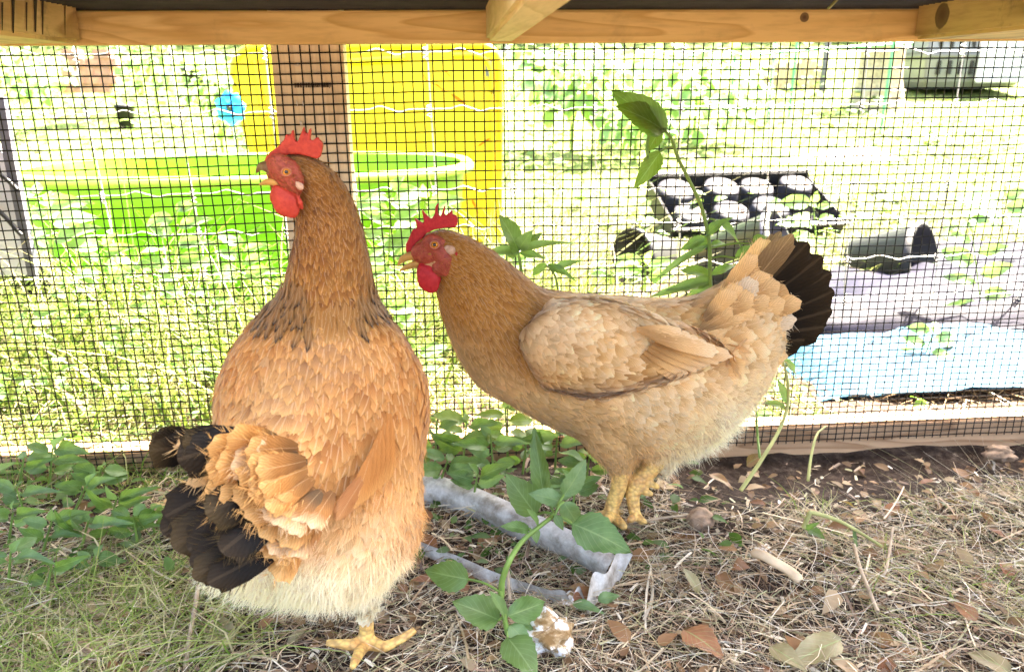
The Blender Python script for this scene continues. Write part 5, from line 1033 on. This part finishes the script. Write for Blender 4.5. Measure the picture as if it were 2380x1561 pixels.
# head of the right hen: outlines taken on the close view (scale 1.643)
def z3(x, y): return (886.0 + x * .3595, 443.0 + y * .3595)
blob('face', balls_of([(*z3(232, 402), Y2 - .016, 12), (*z3(255, 398), Y2 - .019, 24), (*z3(300, 400), Y2 - .021, 30), (*z3(350, 400), Y2 - .022, 32), (*z3(390, 440), Y2 - .022, 30), (*z3(400, 500), Y2 - .020, 22)], .5) + balls_of([(*z3(390, 400), Y2 - .028, 18), (*z3(420, 450), Y2 - .031, 18), (*z3(415, 510), Y2 - .030, 17), (*z3(375, 505), Y2 - .027, 17)], .5) + balls_of([(*z3(330, 345), Y2 - .024, 26), (*z3(370, 360), Y2 - .024, 24)], .5) + balls_of([(*z3(290, 470), Y2 - .016, 26), (*z3(350, 500), Y2 - .018, 26)], .5), .0016, M['face'], hen2, 5); stubble(hen2, 1100)
comb('comb', [z3(*q) for q in ((170, 410), (158, 380), (160, 345), (185, 290), (208, 240), (212, 250), (232, 240), (222, 195), (214, 170), (250, 195), (280, 212), (270, 160), (260, 110), (290, 150), (325, 182), (345, 150), (350, 100), (370, 74), (374, 82), (366, 110), (368, 145), (384, 168), (396, 130), (410, 90), (416, 96), (410, 140), (414, 162), (440, 140), (458, 120), (464, 130), (458, 150), (485, 155), (495, 175), (494, 215), (480, 232), (420, 236), (340, 250), (290, 275), (262, 310), (240, 350), (215, 390))], Y2 - .012, .0055, M['comb2'], hen2)
blob('wattle', balls_of([(*z3(262, 480), Y2 - .022, 9), (*z3(275, 530), Y2 - .026, 18), (*z3(305, 580), Y2 - .028, 26), (*z3(322, 610), Y2 - .028, 20)], .28) + balls_of([(*z3(330, 500), Y2 - .024, 14), (*z3(340, 570), Y2 - .026, 18)], .3), .0014, M['comb2'], hen2, 3)
blob('wattle', balls_of([(*z3(262, 490), Y2 + .004, 9), (*z3(290, 560), Y2 + .006, 22), (*z3(315, 600), Y2 + .006, 18)], .28), .0014, M['comb2'], hen2, 3)
blob('ear_lobe', balls_of([(*z3(430, 370), Y2 - .030, 9), (*z3(450, 385), Y2 - .031, 12), (*z3(440, 410), Y2 - .030, 9)], .4), .0012, M['lobe'], hen2, 3)
blob('ear_fold', balls_of([(*z3(486, 400), Y2 - .031, 4), (*z3(475, 470), Y2 - .032, 5.5), (*z3(455, 530), Y2 - .031, 6), (*z3(448, 560), Y2 - .03, 4)], .6), .001, M['comb2'], hen2, 2)
beak('upper_beak', [(*z3(260, 425), Y2 - .020, 12), (*z3(215, 415), Y2 - .017, 12), (*z3(175, 423), Y2 - .014, 10.5), (*z3(140, 440), Y2 - .012, 8.5), (*z3(118, 462), Y2 - .012, 5), (*z3(108, 482), Y2 - .012, 2.8)], 'beak', hen2)
beak('lower_beak', [(*z3(250, 468), Y2 - .018, 10), (*z3(205, 478), Y2 - .015, 9), (*z3(165, 492), Y2 - .012, 7), (*z3(122, 514), Y2 - .012, 3)], 'beak', hen2)
eye(*z3(345, 348), Y2 - .0345, 8.2, hen2)
leg('leg', [(1440, 1075, .885, 24), (1443, 1100, .885, 21), (1437, 1135, .884, 19), (1424, 1170, .884, 18), (1418, 1196, .884, 17)],
    [[(1418, 1192, .884, 15), (1412, 1205, .86, 12), (1402, 1218, .84, 9)], [(1420, 1194, .884, 15), (1440, 1212, .86, 12), (1450, 1222, .845, 9)], [(1415, 1194, .884, 14), (1370, 1204, .875, 11), (1330, 1208, .87, 8), (1300, 1210, .87, 5)], [(1422, 1190, .885, 12), (1440, 1190, .90, 8), (1450, 1188, .91, 5)]], 0, hen2)
leg('leg', [(1525, 1070, .90, 24), (1505, 1095, .895, 22), (1478, 1122, .89, 21), (1470, 1150, .885, 17), (1474, 1185, .88, 14), (1480, 1200, .878, 13)],
    [[(1478, 1196, .878, 12), (1490, 1208, .865, 10), (1500, 1212, .86, 6)], [(1490, 1118, .89, 13), (1515, 1124, .885, 9), (1528, 1130, .88, 7)], [(1488, 1132, .888, 12), (1500, 1142, .88, 9), (1512, 1146, .878, 7)], [(1500, 1105, .892, 10), (1522, 1102, .89, 7)], [(1476, 1196, .878, 12), (1466, 1206, .86, 9)]], 0, hen2)

# ======== hen on the left, seen from behind with its head turned to the left
hen1 = thing('hen', 'orange buff hen seen from behind at the left with open beak and black tail', 'hen', tuple(G(848, 1500, 0)), 'hens in the run')
YH = .70
n1 = [(668, 402, YH - .006, 40), (692, 402, YH - .006, 48), (722, 420, YH - .004, 54), (748, 456, YH, 62), (760, 505, YH, 70), (768, 560, YH, 79), (768, 620, YH, 90), (766, 680, YH, 103), (766, 735, YH, 112), (765, 790, YH - .002, 122)]
b1_ = [(765, 815, .70, 150), (755, 885, .685, 214), (748, 950, .67, 240), (750, 1030, .655, 236), (755, 1105, .64, 218), (775, 1180, .63, 208), (760, 1215, .62, 195)]
c1_ = [(755, 880, .685, 190), (770, 900, .74, 170)]
r1_ = [(715, 1060, .645, 190), (660, 1095, .61, 150), (620, 1125, .58, 105), (600, 1145, .565, 78)]
f1_ = [(780, 1270, .63, 118), (700, 1290, .62, 105), (620, 1300, .61, 92), (555, 1300, .60, 72), (510, 1300, .59, 48)]
f2_ = [(840, 1260, .64, 105), (880, 1220, .64, 98)]
sh = [(860, 830, .665, 90), (925, 900, .655, 70), (935, 980, .65, 62)]
sh2 = [(650, 850, .67, 80), (575, 900, .66, 62), (548, 970, .65, 50)]
tg1 = [(850, 1315, .65, 56), (848, 1400, .652, 26)]
body1 = blob('body', balls_of(n1, .85) + balls_of(b1_, .72) + balls_of(c1_, .9) + balls_of(r1_, .8) + balls_of(f1_, .85) + balls_of(f2_, .8) + balls_of(sh, .7) + balls_of(sh2, .7) + balls_of(tg1, .8), .0042, M['hen_under'], hen1, 24)
O, OT = (.50, .20, .04), (.66, .34, .10); OP, OPT = (.58, .265, .07), (.76, .46, .17); NK, NKT = (.28, .105, .014), (.46, .21, .036); W1 = (.98, .92, .70)  # the last tone is pale fluff whitened to carry an overexposed glow
F1 = Field([(700, 380, YH, 1, .3, 0, (.24, .09, .013), NKT, 7, 3, .2), (760, 420, YH, .6, 1, 0, NK, NKT, 10, 4, .15), (720, 500, YH, .1, 1, 0, (.24, .09, .013), NKT, 12, 4.5, .15), (800, 500, YH, .25, 1, 0, NK, NKT, 14, 5, .1), (740, 580, YH, -.1, 1, 0, NK, NKT, 16, 5.5, .1), (820, 590, YH, .2, 1, 0, NK, NKT, 17, 6, .1),
  (700, 650, YH, -.25, 1, 0, (.28, .11, .015), (.52, .26, .05), 18, 6, .1), (850, 660, YH, .25, 1, 0, NK, (.52, .26, .05), 18, 6, .1), (770, 670, YH, 0, 1, 0, NK, (.52, .26, .05), 18, 6, .1), (690, 720, YH, -.1, 1, .1, (.24, .09, .014), (.50, .24, .045), 18, 6, .1), (860, 720, YH, .2, 1, .1, (.24, .09, .014), (.50, .24, .045), 18, 6, .1), (770, 740, YH, 0, 1, .1, (.26, .12, .035), (.50, .28, .08), 18, 6.5, .1),
  (640, 830, .66, -.4, 1, .3, O, OT, 19, 10, .1), (770, 830, .64, 0, 1, .4, (.42, .22, .09), OT, 19, 10, .1), (890, 820, .66, .4, 1, .3, O, OT, 19, 9, .1), (550, 930, .66, -.2, 1, .2, OP, OPT, 22, 11, .15), (680, 920, .62, -.25, 1, .4, (.50, .29, .13), OPT, 20, 10, .1), (800, 920, .60, .1, 1, .4, O, OT, 22, 10, .1), (930, 930, .65, .15, 1, .2, O, OT, 22, 10, .1),
  (640, 1010, .60, -.7, .8, .4, OP, OPT, 20, 10, .1), (740, 1020, .58, -.35, 1, .4, OP, OPT, 21, 11, .1), (850, 1030, .59, .0, 1, .3, O, OT, 24, 12, .05), (960, 1000, .65, .1, 1, .1, (.54, .29, .10), OT, 22, 10, .1), (600, 1090, .56, -1, .5, .4, OP, OPT, 24, 13, .1), (700, 1100, .56, -.7, .8, .4, OP, OPT, 22, 12, .1), (800, 1110, .57, -.2, 1, .3, OP, OT, 24, 12, .1),
  (920, 1110, .64, 0, 1, .1, (.60, .33, .12), OPT, 20, 10, .3), (660, 1190, .55, -.8, .7, .4, OP, OPT, 24, 13, .15), (760, 1210, .56, -.3, 1, .2, (.78, .47, .18), (.90, .68, .36), 24, 13, .3), (930, 1200, .62, 0, 1, .1, (.66, .36, .13), (.80, .54, .27), 18, 9, .6), (850, 1230, .60, -.1, 1, .1, (.84, .56, .26), (.94, .78, .50), 20, 11, .7),
  (880, 1310, .60, -.05, 1, 0, (.92, .76, .50), W1, 16, 9, 1.0), (760, 1330, .58, -.2, 1, 0, (.93, .82, .62), W1, 16, 9, 1.0), (640, 1370, .58, -.3, 1, 0, (.96, .86, .60), W1, 16, 9, 1.0), (520, 1350, .57, -.6, .8, 0, (.96, .86, .60), W1, 16, 9, 1.0), (600, 1280, .55, -.6, .8, 0, (.84, .58, .30), (.93, .78, .54), 20, 11, .5), (980, 1180, .64, .1, 1, 0, (.62, .34, .12), OPT, 18, 9, .4)], .018)
def face1(p):
    a, b = P(668, 408, YH), P(655, 415, YH); k = sc(668, 408, YH); q = np.minimum(np.linalg.norm((p - a) * [1, 0, 1], axis=1), np.linalg.norm((p - b) * [1, 0, 1], axis=1)); return q < 38 * k
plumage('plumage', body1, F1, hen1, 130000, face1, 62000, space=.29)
# black lacing feathers at the base of the neck
pb, nb = sample(body1, 6000); k_ = sc(770, 720, YH); lo_, hi_ = P(700, 765, .65)[2], P(700, 668, .65)[2]; kk = (pb[:, 2] > lo_) & (pb[:, 2] < hi_) & (nb[:, 1] < .35) & (pb[:, 0] > P(640, 700, .7)[0]) & (pb[:, 0] < P(890, 700, .7)[0]) & (vn(pb[:, 0] * 60, pb[:, 2] * 25) > .05)
pb, nb = pb[kk][:230], nb[kk][:230]; n = len(pb); db = np.tile(nrm(-_u + _r * .05), (n, 1)) + rng.normal(size=(n, 3)) * .12
o = make_feathers('black_hackle', pb + nb * .0044, db, nb, np.full(n, .019) * rng.uniform(.7, 1.2, n), np.full(n, .0042) * rng.uniform(.7, 1.3, n), np.tile([.30, .15, .04], (n, 1)), M['feather'], hen1, surf=body1, lift=.16, tipcol=np.tile([.022, .014, .008], (n, 1)), blunt=.15); o['kind'] = 'stuff'
pb, nb = sample(body1, 5000); lo_, hi_ = P(700, 762, .65)[2], P(700, 705, .65)[2]; kk = (pb[:, 2] > lo_) & (pb[:, 2] < hi_) & (nb[:, 1] < .4) & (pb[:, 0] > P(630, 700, .7)[0]) & (pb[:, 0] < P(905, 700, .7)[0])
pb, nb = pb[kk][:190], nb[kk][:190]; n = len(pb); db = np.tile(nrm(-_u - _f * .25), (n, 1)) + rng.normal(size=(n, 3)) * .16
o = make_feathers('hackle', pb + nb * .003, db, nb, np.full(n, .022) * rng.uniform(.7, 1.2, n), np.full(n, .0050) * rng.uniform(.7, 1.3, n), np.tile([.42, .20, .045], (n, 1)), M['feather'], hen1, surf=body1, lift=.06, tipcol=np.tile([.56, .32, .10], (n, 1)), blunt=.15); o['kind'] = 'stuff'
# right wing folded along the back
for k in range(6):
    b = P(905 - 9 * k, 960 + 20 * k, .600 - .0045 * k); tp_ = P(898 - 15 * k, 1120 + 12 * k, .592 - .0055 * k)
    big_feather('flight_feather', b, tp_, .0125, 'feather', hen1, (.25, -1, .15), (.48, .21, .05), (.62, .33, .10), .03, None, .6)
for k in range(6):
    b = P(880 - 6 * k, 1040 + 12 * k, .588 - .003 * k); tp_ = P(812 - 9 * k + 14 * (k % 2), 1178 + 6 * k, .566 - .002 * k)
    big_feather('flight_feather', b, tp_, .012, 'feather', hen1, (.3, -1, .2), (.40, .17, .05), (.52, .26, .095), .03, None, .7)
for k in range(7):
    b = P(620 - 12 * k, 830 + 18 * k, .625 + .003 * k); tp_ = P(575 - 10 * k, 960 + 12 * k, .62 + .002 * k)
    big_feather('flight_feather', b, tp_, .016, 'feather', hen1, (-.4, -1, .2), (.56, .33, .14), (.76, .54, .30), .03, None, .6)
# tail, spread to the left towards the camera
def z2(x, y): return (295.3 + x * .5465, 708.8 + y * .5465)
T1 = [((330, 590), (88, 625), .030, .585), ((300, 560), (110, 570), .020, .59), ((560, 560), (212, 655), .036, .570), ((470, 540), (230, 590), .022, .575),
      ((560, 690), (165, 900), .034, .572), ((560, 740), (150, 970), .034, .568), ((600, 790), (195, 1030), .038, .560), ((600, 850), (260, 1040), .036, .553), ((640, 920), (265, 1095), .030, .547), ((660, 960), (275, 1150), .026, .541), ((680, 1000), (345, 1185), .026, .536), ((640, 860), (400, 1050), .034, .538), ((640, 760), (330, 880), .036, .545)]
for k, (b, tp_, wd, Yt) in enumerate(T1):
    big_feather('tail_feather', P(*z2(*b), Yt + .012), P(*z2(*tp_), Yt - .018), wd, 'black_feather', hen1, (-.25, -1, .30), BLK, (.05, .035, .014) if k % 3 == 0 else BLKT, .03, None, 1.0, side=.03 * rng.normal())
    frays(hen1, P(*z2(*b), Yt + .012), P(*z2(*tp_), Yt - .018), wd, (-.25, -1, .30), (.07, .05, .02), 34)
for (b, tp_, wd) in (((480, 545), (195, 600), .010), ((520, 650), (250, 760), .012), ((430, 700), (150, 850), .008)):
    big_feather('tail_covert', P(*z2(*b), .578), P(*z2(*tp_), .566), wd, 'feather', hen1, (-.25, -1, .3), (.60, .34, .12), (.80, .55, .25), .03, None, .5); frays(hen1, P(*z2(*b), .578), P(*z2(*tp_), .566), wd, (-.25, -1, .3), (.80, .55, .25), 30)
for (rad, L_, w_, n_, Y0) in ((665, 250, .022, 13, .5405), (585, 240, .022, 12, .537), (505, 230, .022, 10, .535), (440, 190, .020, 9, .540)):
    for q_ in range(n_):
        a = math.radians(184 - 62 * (q_ + .5 + .3 * rng.normal()) / n_); rr_ = rad + 26 * rng.normal() - 70 * max(0, (math.degrees(0) + 0)); ca, sa_ = math.cos(a), math.sin(a); t0 = rr_ - L_; g_ = rng.random()
        col = (.56, .26, .065) if g_ < .65 else (.40, .18, .045); tc = (.74, .45, .16) if g_ < .85 else (.76, .56, .32)
        b = P(*z2(1000 + t0 * ca, 610 + t0 * sa_), Y0 + .026); tp_ = P(*z2(1000 + rr_ * ca, 610 + rr_ * sa_), Y0 - .004 - .003 * rng.random())
        big_feather('tail_covert', b, tp_, w_ * rng.uniform(.8, 1.15), 'feather', hen1, (-.2 + .1 * rng.normal(), -1, .25), col, tc, .05, (.14, .08, .03) if rng.random() < .35 else tuple(np.array(col) * .55), .6, side=.07 * rng.normal())
        frays(hen1, b, tp_, w_, (-.2, -1, .3), tc, 34)
# head of the left hen: outlines taken on the close view (scale 1.561)
def z1(x, y): return (531.6 + x * .3784, 236.3 + y * .3784)
blob('face', balls_of([(*z1(262, 398), YH - .016, 12), (*z1(282, 388), YH - .018, 22), (*z1(310, 400), YH - .021, 32), (*z1(355, 430), YH - .023, 34), (*z1(385, 480), YH - .023, 30), (*z1(400, 530), YH - .022, 22)], .5) + balls_of([(*z1(270, 440), YH - .016, 16), (*z1(300, 490), YH - .017, 22), (*z1(340, 530), YH - .018, 24)], .5), .0015, M['face'], hen1, 5); stubble(hen1, 1400)
comb('comb', [z1(*q) for q in ((216, 372), (228, 340), (250, 310), (290, 285), (318, 262), (330, 240), (338, 250), (350, 205), (356, 198), (370, 202), (376, 245), (384, 200), (392, 166), (404, 178), (410, 240), (424, 248), (445, 195), (462, 150), (470, 158), (468, 205), (472, 232), (488, 190), (500, 158), (510, 168), (505, 215), (502, 250), (530, 226), (556, 210), (552, 228), (572, 240), (582, 262), (576, 300), (566, 335), (545, 350), (500, 336), (440, 322), (380, 320), (330, 332), (280, 360), (240, 388))], YH - .012, .0058, M['comb'], hen1)
blob('wattle', balls_of([(*z1(290, 520), YH - .022, 8), (*z1(310, 570), YH - .026, 20), (*z1(350, 630), YH - .028, 30), (*z1(385, 665), YH - .028, 20)], .28) + balls_of([(*z1(370, 580), YH - .024, 22), (*z1(400, 620), YH - .024, 18)], .3), .0014, M['comb'], hen1, 3)
blob('wattle', balls_of([(*z1(280, 530), YH + .004, 8), (*z1(300, 590), YH + .006, 20), (*z1(340, 630), YH + .006, 24)], .28), .0014, M['comb'], hen1, 3)
blob('ear_lobe', balls_of([(*z1(425, 505), YH - .029, 8), (*z1(440, 520), YH - .029, 10)], .4), .0012, M['lobe'], hen1, 3)
blob('ear_fold', balls_of([(*z1(428, 580), YH - .03, 4), (*z1(440, 620), YH - .031, 7), (*z1(448, 650), YH - .03, 5)], .6), .001, M['comb'], hen1, 2)
beak('upper_beak', [(*z1(268, 420), YH - .022, 12), (*z1(240, 400), YH - .020, 14), (*z1(212, 393), YH - .016, 11.5), (*z1(190, 402), YH - .014, 8.5), (*z1(176, 420), YH - .013, 5), (*z1(168, 440), YH - .012, 2.8)], 'beak_dark', hen1)
beak('lower_beak', [(*z1(296, 494), YH - .022, 10), (*z1(262, 488), YH - .019, 9.5), (*z1(228, 492), YH - .016, 7.5), (*z1(188, 508), YH - .012, 3)], 'beak', hen1)
beak('nostril_fold', [(*z1(225, 372), YH - .015, 6), (*z1(252, 378), YH - .017, 8)], 'face', hen1) if False else None
eye(*z1(354, 430), YH - .0365, 8.6, hen1)
leg('leg', [(846, 1385, .652, 22), (850, 1420, .652, 18), (852, 1460, .652, 18), (850, 1490, .652, 21)],
    [[(848, 1490, .652, 17), (815, 1497, .640, 14), (785, 1494, .638, 11), (764, 1492, .638, 9)], [(846, 1495, .652, 18), (835, 1515, .63, 14), (826, 1532, .615, 12), (820, 1546, .605, 9)], [(858, 1492, .652, 18), (895, 1502, .64, 13), (935, 1482, .645, 11), (962, 1464, .65, 9)], [(856, 1488, .654, 12), (880, 1484, .675, 9), (893, 1480, .69, 6)]], 0, hen1)
leg('leg', [(700, 1380, .66, 20), (700, 1400, .66, 15)], [[(700, 1398, .66, 12), (690, 1404, .65, 9), (682, 1402, .645, 6)]], 0, hen1, False)
for o in list(S.objects):
    if o.type == 'MESH' and len(o.data.polygons) == 0: bpy.data.objects.remove(o)
